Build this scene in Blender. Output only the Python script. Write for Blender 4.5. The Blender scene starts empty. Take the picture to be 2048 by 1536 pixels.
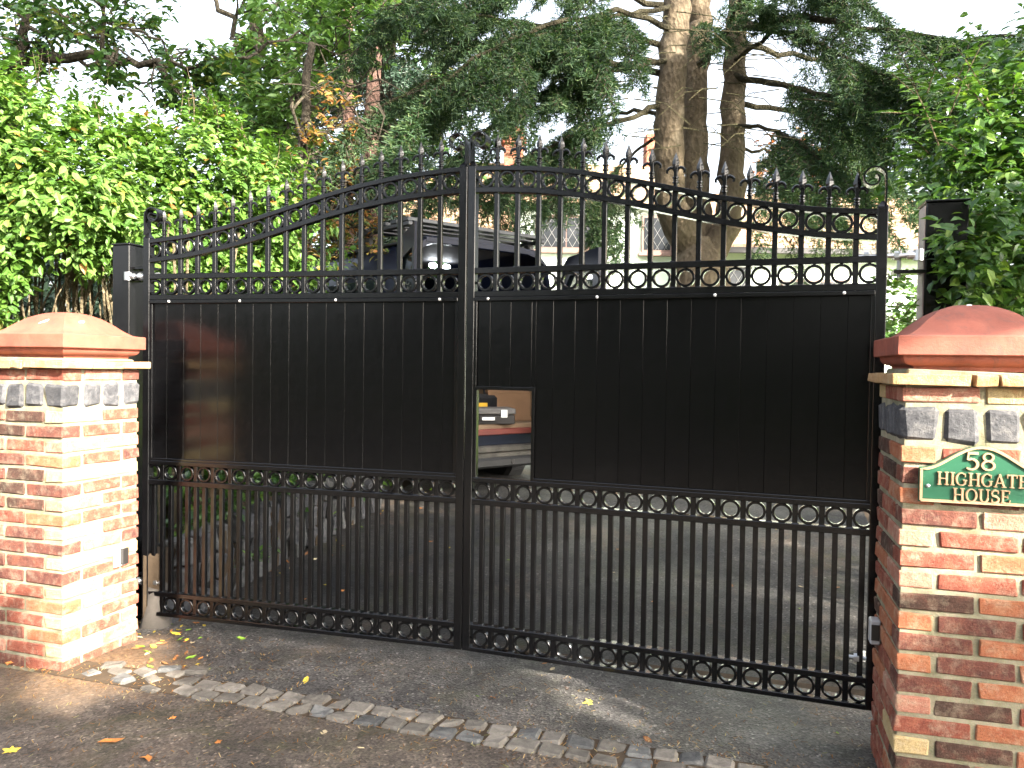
import bpy, math, random
import numpy as np
from mathutils import Vector, Matrix

SC = bpy.context.scene
COL = SC.collection
random.seed(7)
RNG = np.random.default_rng(7)
PI = math.pi

# ---------------------------------------------------------------- camera, light, exposure
CAM_H, FPX, PITCH, ROLL = 1.25, 1600.0, 0.0228, 0.0147
cp, sp = math.cos(PITCH), math.sin(PITCH)
FW = np.array([0, cp, -sp]); UP0 = np.array([0, sp, cp]); R0 = np.array([1.0, 0, 0])
RT = math.cos(ROLL) * R0 + math.sin(ROLL) * UP0
UPV = -math.sin(ROLL) * R0 + math.cos(ROLL) * UP0
cam_d = bpy.data.cameras.new('camera'); cam = bpy.data.objects.new('camera', cam_d); COL.objects.link(cam)
M = Matrix(((RT[0], UPV[0], -FW[0], 0), (RT[1], UPV[1], -FW[1], 0), (RT[2], UPV[2], -FW[2], CAM_H), (0, 0, 0, 1)))
cam.matrix_world = M
cam_d.sensor_width = 36; cam_d.lens = 36 * FPX / 2048; cam_d.clip_start = 0.05; cam_d.clip_end = 2000
SC.camera = cam

SUN = Vector((0.60, -0.66, 0.46)).normalized()
world = bpy.data.worlds.new('World'); SC.world = world; world.use_nodes = True
wn = world.node_tree.nodes; wl = world.node_tree.links
bgn = wn['Background']; sky = wn.new('ShaderNodeTexSky'); sky.sky_type = 'NISHITA'; sky.sun_disc = False
sky.sun_elevation = math.asin(SUN.z); sky.sun_rotation = math.atan2(SUN.x, SUN.y)
sky.air_density = 1.0; sky.dust_density = 6.0; sky.ozone_density = 1.0
hz = wn.new('ShaderNodeHueSaturation'); hz.inputs['Saturation'].default_value = 0.45; wl.new(sky.outputs[0], hz.inputs['Color']); wl.new(hz.outputs[0], bgn.inputs[0]); bgn.inputs[1].default_value = 0.15
sun_d = bpy.data.lights.new('sun', 'SUN'); sun_d.energy = 5.0; sun_d.angle = math.radians(0.53); sun_d.color = (1.0, 0.93, 0.82)
sun = bpy.data.objects.new('sun', sun_d); COL.objects.link(sun); sun.rotation_euler = SUN.to_track_quat('Z', 'Y').to_euler()
sun.location = (8, -8, 12)
SC.view_settings.view_transform = 'Standard'; SC.view_settings.look = 'None'
SC.view_settings.gamma = 1.0; SC.view_settings.use_curve_mapping = False
SC.view_settings.exposure = 2.7

# ---------------------------------------------------------------- helpers
def at(x, y, Y):
    """world point seen at photo pixel (x, y) at world depth Y"""
    d = FW + RT * (x - 1024) / FPX - UPV * (y - 768) / FPX
    t = Y / d[1]
    return np.array([0, 0, CAM_H]) + d * t

GC = np.array([-0.1885, 3.3175]); YAW_R = 0.3532; YAW_L = 0.26259
GN = np.array([0.302, 0.953])
def gz(x, y):
    t = (x - GC[0]) * GN[0] + (y - GC[1]) * GN[1]
    t = np.clip(t - 0.25, 0, 3.0)
    return 0.10 * t

def on_ground(x, y):
    d = FW + RT * (x - 1024) / FPX - UPV * (y - 768) / FPX
    t = 0.3
    while t < 60:
        p = np.array([0, 0, CAM_H]) + d * t
        if p[2] <= gz(p[0], p[1]): break
        t += 0.004
    return p

def mesh_np(name, V, F, mat=None, smooth=False):
    """V (n,3) array; F list of (m,k) int arrays"""
    me = bpy.data.meshes.new(name)
    V = np.asarray(V, dtype=np.float32)
    Fs = [np.asarray(f, dtype=np.int32) for f in (F if isinstance(F, list) else [F])]
    me.vertices.add(len(V)); me.vertices.foreach_set('co', V.ravel())
    loops = np.concatenate([f.ravel() for f in Fs])
    tot = np.concatenate([np.full(len(f), f.shape[1], dtype=np.int32) for f in Fs])
    start = np.concatenate([[0], np.cumsum(tot)[:-1]]).astype(np.int32)
    me.loops.add(len(loops)); me.loops.foreach_set('vertex_index', loops)
    me.polygons.add(len(tot)); me.polygons.foreach_set('loop_start', start); me.polygons.foreach_set('loop_total', tot)
    me.polygons.foreach_set('use_smooth', np.full(len(tot), smooth, dtype=bool))
    me.update(calc_edges=True); me.validate()
    if mat: me.materials.append(mat)
    return me

def obj(name, me, parent=None, loc=None, rot=None, scale=None):
    o = bpy.data.objects.new(name, me); COL.objects.link(o)
    if parent: o.parent = parent
    if loc is not None: o.location = [float(v) for v in loc]
    if rot is not None: o.rotation_euler = [float(v) for v in rot]
    if scale is not None: o.scale = scale
    return o

def tag(o, label=None, cat=None, group=None, kind=None):
    if label: o['label'] = label
    if cat: o['category'] = cat
    if group: o['group'] = group
    if kind: o['kind'] = kind
    return o

def thing(name, label, cat, loc=(0, 0, 0), rz=0.0, group=None):
    o = obj(name, None, None, loc, (0, 0, rz)); o.empty_display_size = 0.1
    return tag(o, label, cat, group)

def cbox_data(x0, x1, y0, y1, z0, z1, b=0.0015, jit=0.0, rnd=random):
    """chamfered box"""
    c = np.array([(x0 + x1) / 2, (y0 + y1) / 2, (z0 + z1) / 2]); h = np.array([(x1 - x0) / 2, (y1 - y0) / 2, (z1 - z0) / 2])
    b = min(b, h.min() * 0.45)
    V = []; idx = {}
    for sx in (-1, 1):
        for sy in (-1, 1):
            for sz in (-1, 1):
                s = np.array([sx, sy, sz])
                for ax in range(3):
                    q = h - b; q = q * s; q[ax] = h[ax] * s[ax]
                    idx[(sx, sy, sz, ax)] = len(V)
                    V.append(c + q)
    F4 = []; F3 = []
    for ax in range(3):
        a, d = [i for i in range(3) if i != ax]
        for s in (-1, 1):
            loop = []
            for (p, q) in ((-1, -1), (1, -1), (1, 1), (-1, 1)):
                k = [0, 0, 0]; k[ax] = s; k[a] = p; k[d] = q
                loop.append(idx[(k[0], k[1], k[2], ax)])
            F4.append(loop)
    for ax in range(3):
        a, d = [i for i in range(3) if i != ax]
        for p in (-1, 1):
            for q in (-1, 1):
                k0 = [0, 0, 0]; k0[a] = p; k0[d] = q
                k1 = list(k0); k0[ax] = -1; k1[ax] = 1
                F4.append([idx[(*k0, a)], idx[(*k1, a)], idx[(*k1, d)], idx[(*k0, d)]])
    for sx in (-1, 1):
        for sy in (-1, 1):
            for sz in (-1, 1):
                F3.append([idx[(sx, sy, sz, 0)], idx[(sx, sy, sz, 1)], idx[(sx, sy, sz, 2)]])
    V = np.array(V)
    def fix(fs):
        out = []
        for f in fs:
            p = V[f]; n = np.cross(p[1] - p[0], p[2] - p[0])
            out.append(f if n @ (p.mean(0) - c) > 0 else f[::-1])
        return out
    F4 = fix(F4); F3 = fix(F3)
    if jit:
        cor = {}
        for (k, i) in idx.items():
            if k[:3] not in cor: cor[k[:3]] = np.array([rnd.gauss(0, jit) for _ in range(3)])
            V[i] += cor[k[:3]] + np.array([rnd.gauss(0, jit * 0.4) for _ in range(3)])
    return V, np.array(F4), np.array(F3)

class MB:
    def __init__(s): s.V = []; s.F = {}; s.n = 0
    def add(s, V, *Fs):
        V = np.asarray(V, dtype=float).reshape(-1, 3)
        for f in Fs:
            f = np.asarray(f, dtype=np.int64)
            if len(f): s.F.setdefault(f.shape[1], []).append(f + s.n)
        s.V.append(V); s.n += len(V); return s
    def box(s, x0, x1, y0, y1, z0, z1, b=0.0015, jit=0.0, mtx=None):
        V, a, c = cbox_data(x0, x1, y0, y1, z0, z1, b, jit)
        if mtx is not None: V = xf(mtx, V)
        return s.add(V, a, c)
    def tube(s, P, R, k=6, caps=True, flat=None):
        P = np.asarray(P, dtype=float); n = len(P); R = np.broadcast_to(np.asarray(R, dtype=float), (n,))
        T = np.gradient(P, axis=0); T /= np.linalg.norm(T, axis=1)[:, None] + 1e-12
        ref = np.array([0, 0, 1.0]) if abs(T[0][2]) < 0.8 else np.array([1.0, 0, 0])
        V = np.zeros((n, k, 3)); prev = None
        for i in range(n):
            a = ref - T[i] * (ref @ T[i]) if prev is None else prev - T[i] * (prev @ T[i])
            a /= np.linalg.norm(a) + 1e-12; prev = a; b = np.cross(T[i], a)
            th = np.arange(k) * 2 * PI / k
            V[i] = P[i] + R[i] * (np.cos(th)[:, None] * a + np.sin(th)[:, None] * b)
        q = []
        for i in range(n - 1):
            for j in range(k):
                q.append((i * k + j, i * k + (j + 1) % k, (i + 1) * k + (j + 1) % k, (i + 1) * k + j))
        s.add(V.reshape(-1, 3), np.array(q))
        if caps:
            s.add(V[0], np.array([list(range(k))[::-1]])); s.add(V[-1], np.array([list(range(k))]))
        return s
    def cyl(s, p0, p1, r, k=12, r1=None): return s.tube([p0, p1], [r, r if r1 is None else r1], k)
    def quad(s, a, b, c, d): return s.add([a, b, c, d], [[0, 1, 2, 3]])
    def mesh(s, name, mat=None, smooth=False):
        return mesh_np(name, np.concatenate(s.V), [np.concatenate(v) for v in s.F.values()], mat, smooth)
    def build(s, name, mat=None, parent=None, smooth=False, **kw):
        me = s.mesh(name, mat, smooth)
        if smooth:
            try: me.set_sharp_from_angle(angle=math.radians(40))
            except Exception: pass
        return obj(name, me, parent, **kw)

def xf(m, V):
    m = np.array(m); return V @ m[:3, :3].T + m[:3, 3]

# ---------------------------------------------------------------- materials
def new_mat(name):
    m = bpy.data.materials.new(name); m.use_nodes = True
    nt = m.node_tree; b = nt.nodes['Principled BSDF']
    return m, nt, b
def N(nt, t, **kw):
    n = nt.nodes.new(t)
    for k, v in kw.items(): setattr(n, k, v)
    return n
def ramp(nt, stops, interp='LINEAR'):
    r = nt.nodes.new('ShaderNodeValToRGB'); r.color_ramp.interpolation = interp
    e = r.color_ramp.elements
    while len(e) < len(stops): e.new(0.5)
    for i, (p, c) in enumerate(stops):
        e[i].position = p; e[i].color = (c[0], c[1], c[2], 1) if not isinstance(c, (int, float)) else (c, c, c, 1)
    return r
def noise(nt, scale, detail=4, rough=0.6, vec=None, dist=0.0):
    n = nt.nodes.new('ShaderNodeTexNoise'); n.inputs['Scale'].default_value = scale
    n.inputs['Detail'].default_value = detail; n.inputs['Roughness'].default_value = rough; n.inputs['Distortion'].default_value = dist
    if vec: nt.links.new(vec, n.inputs['Vector'])
    return n
def mixc(nt, fac, a, b, mode='MIX'):
    m = nt.nodes.new('ShaderNodeMix'); m.data_type = 'RGBA'; m.blend_type = mode; m.clamp_factor = True
    for sock, v in ((m.inputs[0], fac), (m.inputs[6], a), (m.inputs[7], b)):
        if hasattr(v, 'is_output'): nt.links.new(v, sock)
        elif isinstance(v, (int, float)): sock.default_value = v
        else: sock.default_value = (v[0], v[1], v[2], 1)
    return m.outputs[2]
def math_n(nt, op, a, b=0.0):
    m = nt.nodes.new('ShaderNodeMath'); m.operation = op
    for sock, v in ((m.inputs[0], a), (m.inputs[1], b)):
        if hasattr(v, 'is_output'): nt.links.new(v, sock)
        else: sock.default_value = v
    return m.outputs[0]
def bump(nt, b, h, strength=0.3, dist=0.01):
    n = nt.nodes.new('ShaderNodeBump'); n.inputs['Strength'].default_value = strength; n.inputs['Distance'].default_value = dist
    nt.links.new(h, n.inputs['Height']); nt.links.new(n.outputs[0], b.inputs['Normal']); return n
def coords(nt, kind='Object', rnd=False):
    t = nt.nodes.new('ShaderNodeTexCoord')
    if not rnd: return t.outputs[kind]
    oi = nt.nodes.new('ShaderNodeObjectInfo'); a = nt.nodes.new('ShaderNodeVectorMath'); a.operation = 'ADD'
    s = math_n(nt, 'MULTIPLY', oi.outputs['Random'], 57.0)
    nt.links.new(t.outputs[kind], a.inputs[0]); nt.links.new(s, a.inputs[1]); return a.outputs[0]

def simple(name, c, rough=0.6, metal=0.0, spec=0.5, var=0.12, nscale=8, bmp=0.0, bscale=60, rnd=True):
    m, nt, b = new_mat(name)
    v = coords(nt, 'Object', rnd)
    n = noise(nt, nscale, 5, 0.65, v)
    lo = [max(0, x * (1 - var)) for x in c]; hi = [x * (1 + var) for x in c]
    r = ramp(nt, [(0.3, lo), (0.7, hi)]); nt.links.new(n.outputs[0], r.inputs[0])
    nt.links.new(r.outputs[0], b.inputs['Base Color'])
    b.inputs['Roughness'].default_value = rough; b.inputs['Metallic'].default_value = metal
    b.inputs['Specular IOR Level'].default_value = spec
    if bmp:
        n2 = noise(nt, bscale, 4, 0.6, v); bump(nt, b, n2.outputs[0], bmp, 0.004)
    return m

def brick_mat(name, c1, c2, c3, speck=0.25):
    m, nt, b = new_mat(name); v = coords(nt, 'Object', True)
    n1 = noise(nt, 16, 5, 0.7, v, 0.4); r1 = ramp(nt, [(0.32, c1), (0.55, c2), (0.75, c3)]); nt.links.new(n1.outputs[0], r1.inputs[0])
    n2 = noise(nt, 190, 3, 0.7, v); r2 = ramp(nt, [(0.60, 0.0), (0.72, 1.0)]); nt.links.new(n2.outputs[0], r2.inputs[0])
    n3 = noise(nt, 26, 4, 0.7, v); r3 = ramp(nt, [(0.48, 0.0), (0.70, min(.85, speck * 1.5))]); nt.links.new(n3.outputs[0], r3.inputs[0])
    f = math_n(nt, 'MULTIPLY', r2.outputs[0], speck)
    c = mixc(nt, f, r1.outputs[0], (0.55, 0.45, 0.33)); c = mixc(nt, r3.outputs[0], c, (0.5, 0.42, 0.3))
    n5 = noise(nt, 420, 2, 0.6, v); r5 = ramp(nt, [(0.3, 0.55), (0.6, 1.0)]); nt.links.new(n5.outputs[0], r5.inputs[0])
    c = mixc(nt, 0.8, c, r5.outputs[0], 'MULTIPLY')
    nt.links.new(c, b.inputs['Base Color']); b.inputs['Roughness'].default_value = 0.9; b.inputs['Specular IOR Level'].default_value = 0.2
    n4 = noise(nt, 130, 5, 0.75, v); n6 = noise(nt, 38, 5, 0.7, v); h6 = math_n(nt, 'ADD', n4.outputs[0], n6.outputs[0]); bump(nt, b, h6, 1.0, 0.006)
    return m
BR = {
 'red': brick_mat('brick_red', (0.16, 0.045, 0.03), (0.27, 0.082, 0.052), (0.34, 0.14, 0.08)),
 'orange': brick_mat('brick_orange', (0.30, 0.09, 0.045), (0.37, 0.14, 0.07), (0.43, 0.21, 0.115)),
 'dark': brick_mat('brick_dark', (0.045, 0.028, 0.021), (0.085, 0.044, 0.032), (0.16, 0.062, 0.042), 0.18),
 'purple': brick_mat('brick_purple', (0.085, 0.036, 0.03), (0.16, 0.06, 0.042), (0.24, 0.088, 0.052), 0.2),
 'buff': brick_mat('brick_buff', (0.40, 0.28, 0.13), (0.50, 0.38, 0.19), (0.46, 0.26, 0.13), 0.35),
 'pink': brick_mat('brick_pink', (0.33, 0.13, 0.09), (0.42, 0.19, 0.13), (0.46, 0.27, 0.17), 0.35),
}
def mortar_mat():
    m, nt, b = new_mat('mortar'); v = coords(nt)
    n = noise(nt, 9, 5, 0.7, v); r = ramp(nt, [(0.3, (0.17, 0.16, 0.095)), (0.5, (0.30, 0.275, 0.185)), (0.7, (0.42, 0.38, 0.28))]); nt.links.new(n.outputs[0], r.inputs[0])
    n2 = noise(nt, 220, 3, 0.7, v); c = mixc(nt, 0.35, r.outputs[0], n2.outputs[1], 'MULTIPLY')
    nt.links.new(c, b.inputs['Base Color']); b.inputs['Roughness'].default_value = 0.95; b.inputs['Specular IOR Level'].default_value = 0.15
    n3 = noise(nt, 90, 6, 0.75, v); bump(nt, b, n3.outputs[0], 0.9, 0.006); return m
MORTAR = mortar_mat()
def stone_mat(name, c1, c2, c3, sc=30):
    m, nt, b = new_mat(name); v = coords(nt, 'Object', True)
    n = noise(nt, sc, 6, 0.7, v, 0.6); r = ramp(nt, [(0.3, c1), (0.5, c2), (0.72, c3)]); nt.links.new(n.outputs[0], r.inputs[0])
    oi = N(nt, 'ShaderNodeObjectInfo'); k = math_n(nt, 'MULTIPLY_ADD', oi.outputs['Random'], 0.5); k.node.inputs[2].default_value = 0.72
    c = N(nt, 'ShaderNodeVectorMath', operation='SCALE'); nt.links.new(r.outputs[0], c.inputs[0]); nt.links.new(k, c.inputs['Scale'])
    nt.links.new(c.outputs[0], b.inputs['Base Color']); b.inputs['Roughness'].default_value = 0.75; b.inputs['Specular IOR Level'].default_value = 0.35
    n2 = noise(nt, sc * 2.2, 6, 0.75, v); bump(nt, b, n2.outputs[0], 0.8, 0.008); return m
GRANITE = stone_mat('granite', (0.03, 0.03, 0.034), (0.062, 0.062, 0.066), (0.14, 0.135, 0.13))
SETT = stone_mat('sett_stone', (0.09, 0.08, 0.066), (0.14, 0.125, 0.105), (0.20, 0.18, 0.155), 24)
SETT2 = stone_mat('sett_stone_dark', (0.045, 0.045, 0.045), (0.085, 0.085, 0.082), (0.15, 0.145, 0.135), 24)
def terracotta():
    m, nt, b = new_mat('terracotta'); v = coords(nt)
    n = noise(nt, 6, 6, 0.7, v, 0.3); r = ramp(nt, [(0.3, (0.15, 0.040, 0.024)), (0.5, (0.25, 0.068, 0.040)), (0.72, (0.31, 0.098, 0.060))]); nt.links.new(n.outputs[0], r.inputs[0])
    n2 = noise(nt, 17, 7, 0.75, v, 1.2); r2 = ramp(nt, [(0.53, 0.0), (0.72, 0.75)]); nt.links.new(n2.outputs[0], r2.inputs[0])
    c = mixc(nt, r2.outputs[0], r.outputs[0], (0.10, 0.055, 0.045))
    nt.links.new(c, b.inputs['Base Color']); b.inputs['Roughness'].default_value = 0.7
    n3 = noise(nt, 140, 5, 0.7, v); bump(nt, b, n3.outputs[0], 0.35, 0.003); return m
TERRA = terracotta()
TILE = brick_mat('creasing_tile', (0.38, 0.20, 0.09), (0.48, 0.30, 0.14), (0.50, 0.36, 0.2), 0.3)

def black_paint(name, rough=0.22, bmp=0.05, spec=0.45):
    m, nt, b = new_mat(name); v = coords(nt)
    b.inputs['Base Color'].default_value = (0.003, 0.003, 0.0034, 1); b.inputs['Specular IOR Level'].default_value = spec
    n = noise(nt, 25, 4, 0.6, v); r = ramp(nt, [(0.3, rough * 0.8), (0.7, rough * 1.35)]); nt.links.new(n.outputs[0], r.inputs[0])
    nt.links.new(r.outputs[0], b.inputs['Roughness'])
    n2 = noise(nt, 300, 2, 0.5, v); bump(nt, b, n2.outputs[0], bmp, 0.001); return m
BLACK = black_paint('black_gloss_paint', 0.2)
PANEL = black_paint('black_panel_paint', 0.17, 0.02, 0.3)
STEEL = simple('galvanised_steel', (0.55, 0.56, 0.57), 0.35, 0.9, 0.5, 0.1, 40)
GREYPL = simple('grey_plastic', (0.35, 0.34, 0.34), 0.4, 0, 0.5, 0.05)
DARKPL = simple('dark_plastic', (0.02, 0.018, 0.017), 0.35, 0, 0.5, 0.1)
CONCRETE = simple('concrete', (0.085, 0.075, 0.065), 0.9, 0, 0.2, 0.35, 6, 0.6, 70)

def leaf_mat(name, stops, trans=0.35, rough=0.42, spec=0.5):
    m, nt, b = new_mat(name)
    g = N(nt, 'ShaderNodeNewGeometry'); oi = N(nt, 'ShaderNodeObjectInfo')
    a = math_n(nt, 'ADD', g.outputs['Random Per Island'], oi.outputs['Random']); a = math_n(nt, 'FRACT', a)
    r = ramp(nt, stops); nt.links.new(a, r.inputs[0])
    nt.links.new(r.outputs[0], b.inputs['Base Color']); b.inputs['Roughness'].default_value = rough; b.inputs['Specular IOR Level'].default_value = spec
    t = N(nt, 'ShaderNodeBsdfTranslucent')
    tc = mixc(nt, 1.0, r.outputs[0], (1.25, 1.3, 0.6), 'MULTIPLY'); nt.links.new(tc, t.inputs[0])
    mx = N(nt, 'ShaderNodeMixShader'); mx.inputs[0].default_value = trans
    nt.links.new(b.outputs[0], mx.inputs[1]); nt.links.new(t.outputs[0], mx.inputs[2])
    nt.links.new(mx.outputs[0], nt.nodes['Material Output'].inputs[0]); return m
PRIVET = leaf_mat('privet_leaf', rough=.5, spec=.35, stops= [(0.0, (0.05, 0.115, 0.02)), (0.45, (0.085, 0.17, 0.025)), (0.8, (0.13, 0.23, 0.045)), (0.97, (0.17, 0.27, 0.06)), (0.988, (0.28, 0.28, 0.05)), (0.998, (0.3, 0.12, 0.03))])
PRIVET_B = leaf_mat('glossy_leaf', [(0.0, (0.03, 0.08, 0.018)), (0.5, (0.055, 0.125, 0.022)), (0.85, (0.10, 0.19, 0.035)), (1.0, (0.17, 0.26, 0.05))], 0.35, 0.32)
BROAD = leaf_mat('broad_leaf', [(0.0, (0.022, 0.06, 0.016)), (0.5, (0.045, 0.10, 0.025)), (0.85, (0.08, 0.155, 0.04)), (0.97, (0.2, 0.22, 0.05)), (1.0, (0.3, 0.2, 0.05))], 0.45)
BROAD_L = leaf_mat('pale_broad_leaf', [(0.0, (0.055, 0.115, 0.03)), (0.5, (0.09, 0.175, 0.05)), (1.0, (0.16, 0.25, 0.08))], 0.5)
BROWN = leaf_mat('browned_leaf', [(0.0, (0.22, 0.09, 0.03)), (0.35, (0.32, 0.15, 0.05)), (0.6, (0.14, 0.14, 0.03)), (0.8, (0.10, 0.14, 0.03)), (1.0, (0.36, 0.25, 0.06))], 0.4)
COPPER = leaf_mat('copper_leaf', [(0.0, (0.16, 0.05, 0.03)), (0.5, (0.26, 0.10, 0.06)), (1.0, (0.36, 0.18, 0.1))], 0.4)
CEDAR = leaf_mat('cedar_needle', [(0.0, (0.014, 0.036, 0.014)), (0.5, (0.03, 0.066, 0.025)), (0.85, (0.06, 0.105, 0.04)), (1.0, (0.12, 0.16, 0.065))], 0.25, 0.6, 0.3)
YEW = leaf_mat('dark_needle', [(0.0, (0.012, 0.03, 0.018)), (0.6, (0.022, 0.05, 0.028)), (1.0, (0.04, 0.075, 0.04))], 0.15, 0.55)
def bark(name, c1, c2, c3, scale=6.0):
    m, nt, b = new_mat(name); t = N(nt, 'ShaderNodeTexCoord'); mp = N(nt, 'ShaderNodeMapping'); mp.inputs['Scale'].default_value = (1, 1, 0.6)
    nt.links.new(t.outputs['Object'], mp.inputs[0]); v = mp.outputs[0]
    n = noise(nt, scale, 7, 0.75, v, 0.5); r = ramp(nt, [(0.3, c1), (0.52, c2), (0.72, c3)]); nt.links.new(n.outputs[0], r.inputs[0])
    vo = N(nt, 'ShaderNodeTexVoronoi'); vo.inputs['Scale'].default_value = scale * 5; nt.links.new(v, vo.inputs['Vector'])
    r2 = ramp(nt, [(0.0, 0.55), (0.35, 1.0)]); nt.links.new(vo.outputs[0], r2.inputs[0])
    c = mixc(nt, 0.45, r.outputs[0], r2.outputs[0], 'MULTIPLY')
    nt.links.new(c, b.inputs['Base Color']); b.inputs['Roughness'].default_value = 0.9; b.inputs['Specular IOR Level'].default_value = 0.2
    n2 = noise(nt, scale * 7, 6, 0.75, v); h = math_n(nt, 'ADD', n2.outputs[0], vo.outputs[0]); bump(nt, b, h, 0.9, 0.03); return m
BARK = bark('cedar_bark', (0.075, 0.055, 0.034), (0.145, 0.112, 0.073), (0.22, 0.18, 0.125), 4.5)
BARK_D = bark('dark_bark', (0.03, 0.025, 0.018), (0.06, 0.05, 0.035), (0.11, 0.095, 0.06))
LIMB = bark('limb_bark', (0.024, 0.021, 0.012), (0.046, 0.04, 0.022), (0.08, 0.07, 0.038), 9)
STEM = bark('stem_bark', (0.09, 0.07, 0.04), (0.17, 0.135, 0.08), (0.26, 0.21, 0.13), 14)

# ---------------------------------------------------------------- foliage builders
def leaf_cloud(P, D, Nn, L, Wd, fold=0.16, detail=True):
    """mesh data of many folded leaves.  P base points, D length direction, Nn face normal"""
    n = len(P); D = D / (np.linalg.norm(D, axis=1)[:, None] + 1e-9)
    B = np.cross(Nn, D); B /= np.linalg.norm(B, axis=1)[:, None] + 1e-9; U = np.cross(D, B)
    if detail:
        T = np.array([(0, 0, 0), (0.28, -0.40, 1), (0.28, 0.40, 1), (0.28, 0, 0.25), (0.64, -0.36, 1), (0.64, 0.36, 1), (0.64, 0, 0.15), (1.0, 0, -0.7)])
        F3 = np.array([(0, 3, 1), (0, 2, 3), (6, 7, 4), (6, 5, 7)]); F4 = np.array([(3, 6, 4, 1), (3, 2, 5, 6)])
    else:
        T = np.array([(0, 0, 0), (0.42, -0.46, 1), (0.42, 0.46, 1), (1.0, 0, -0.3)])
        F3 = np.array([(0, 3, 1), (0, 2, 3)]); F4 = None
    k = len(T)
    V = P[:, None, :] + T[None, :, 0:1] * (L[:, None] * 1.0)[:, :, None] * D[:, None, :] + T[None, :, 1:2] * Wd[:, None, None] * B[:, None, :] + T[None, :, 2:3] * (fold * Wd)[:, None, None] * U[:, None, :]
    off = (np.arange(n) * k)[:, None, None]
    Fs = [(F3[None] + off).reshape(-1, 3)]
    if F4 is not None: Fs.append((F4[None] + off).reshape(-1, 4))
    return V.reshape(-1, 3), Fs

def rand_dir(n): 
    v = RNG.normal(size=(n, 3)); return v / np.linalg.norm(v, axis=1)[:, None]

def needles(P, D, L, nn=10, nl=0.04, w=0.006):
    """shoots with thin needle blades"""
    n = len(P); D = D / (np.linalg.norm(D, axis=1)[:, None] + 1e-9)
    t = RNG.random((n, nn)); base = P[:, None, :] + D[:, None, :] * (t * L[:, None])[:, :, None]
    r = rand_dir(n * nn).reshape(n, nn, 3); r = r - (r * D[:, None, :]).sum(2, keepdims=True) * D[:, None, :]
    r /= np.linalg.norm(r, axis=2, keepdims=True) + 1e-9
    nd = r * 0.8 + D[:, None, :] * 0.75 + np.array([0, 0, 0.15]); nd /= np.linalg.norm(nd, axis=2, keepdims=True)
    s = np.cross(nd, rand_dir(n * nn).reshape(n, nn, 3)); s /= np.linalg.norm(s, axis=2, keepdims=True) + 1e-9
    ln = nl * RNG.uniform(0.6, 1.3, (n, nn, 1))
    V = np.stack([base - s * w / 2, base + s * w / 2, base + nd * ln + s * w * 0.3, base + nd * ln - s * w * 0.3], 2).reshape(-1, 3)
    F = np.arange(n * nn * 4).reshape(-1, 4)
    return V, [F]

# chosen sunlit spots, street tree crowns are left open towards them: (point, radius)
LIT = []
def lit(p, r): LIT.append((np.asarray(p, float), r))
def keep_dark(P, extra=0.0):
    """mask of leaf positions that do not stand between the sun and a lit spot"""
    s = np.array(SUN); m = np.ones(len(P), bool)
    for q, r in LIT:
        w = P - q; t = w @ s; d = np.linalg.norm(w - t[:, None] * s, axis=1)
        m &= ~((d < r + extra) & (t > 0))
    return m

# ================================================================ GROUND
AX = np.array([math.cos(math.radians(17.2)), -math.sin(math.radians(17.2))]); BX = np.array([math.sin(math.radians(17.2)), math.cos(math.radians(17.2))])
SETT0 = np.array([-1.557, 3.226])            # left end of the sett strip's upper edge
def ab(a, b): return SETT0 + AX * a + BX * b   # a along the strip, b towards the house
def sandy_mix(nt, v, c):
    # ragged sandy brown patch around the foot of the left pier
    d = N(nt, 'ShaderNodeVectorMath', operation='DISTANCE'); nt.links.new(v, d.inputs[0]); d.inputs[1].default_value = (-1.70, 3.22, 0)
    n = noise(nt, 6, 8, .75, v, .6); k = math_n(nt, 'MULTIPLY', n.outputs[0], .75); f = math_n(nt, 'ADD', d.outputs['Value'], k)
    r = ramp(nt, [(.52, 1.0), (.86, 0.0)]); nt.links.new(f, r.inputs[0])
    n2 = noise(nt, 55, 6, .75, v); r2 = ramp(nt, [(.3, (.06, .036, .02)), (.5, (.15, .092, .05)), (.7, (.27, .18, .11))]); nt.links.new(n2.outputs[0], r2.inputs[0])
    return mixc(nt, r.outputs[0], c, r2.outputs[0])
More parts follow.
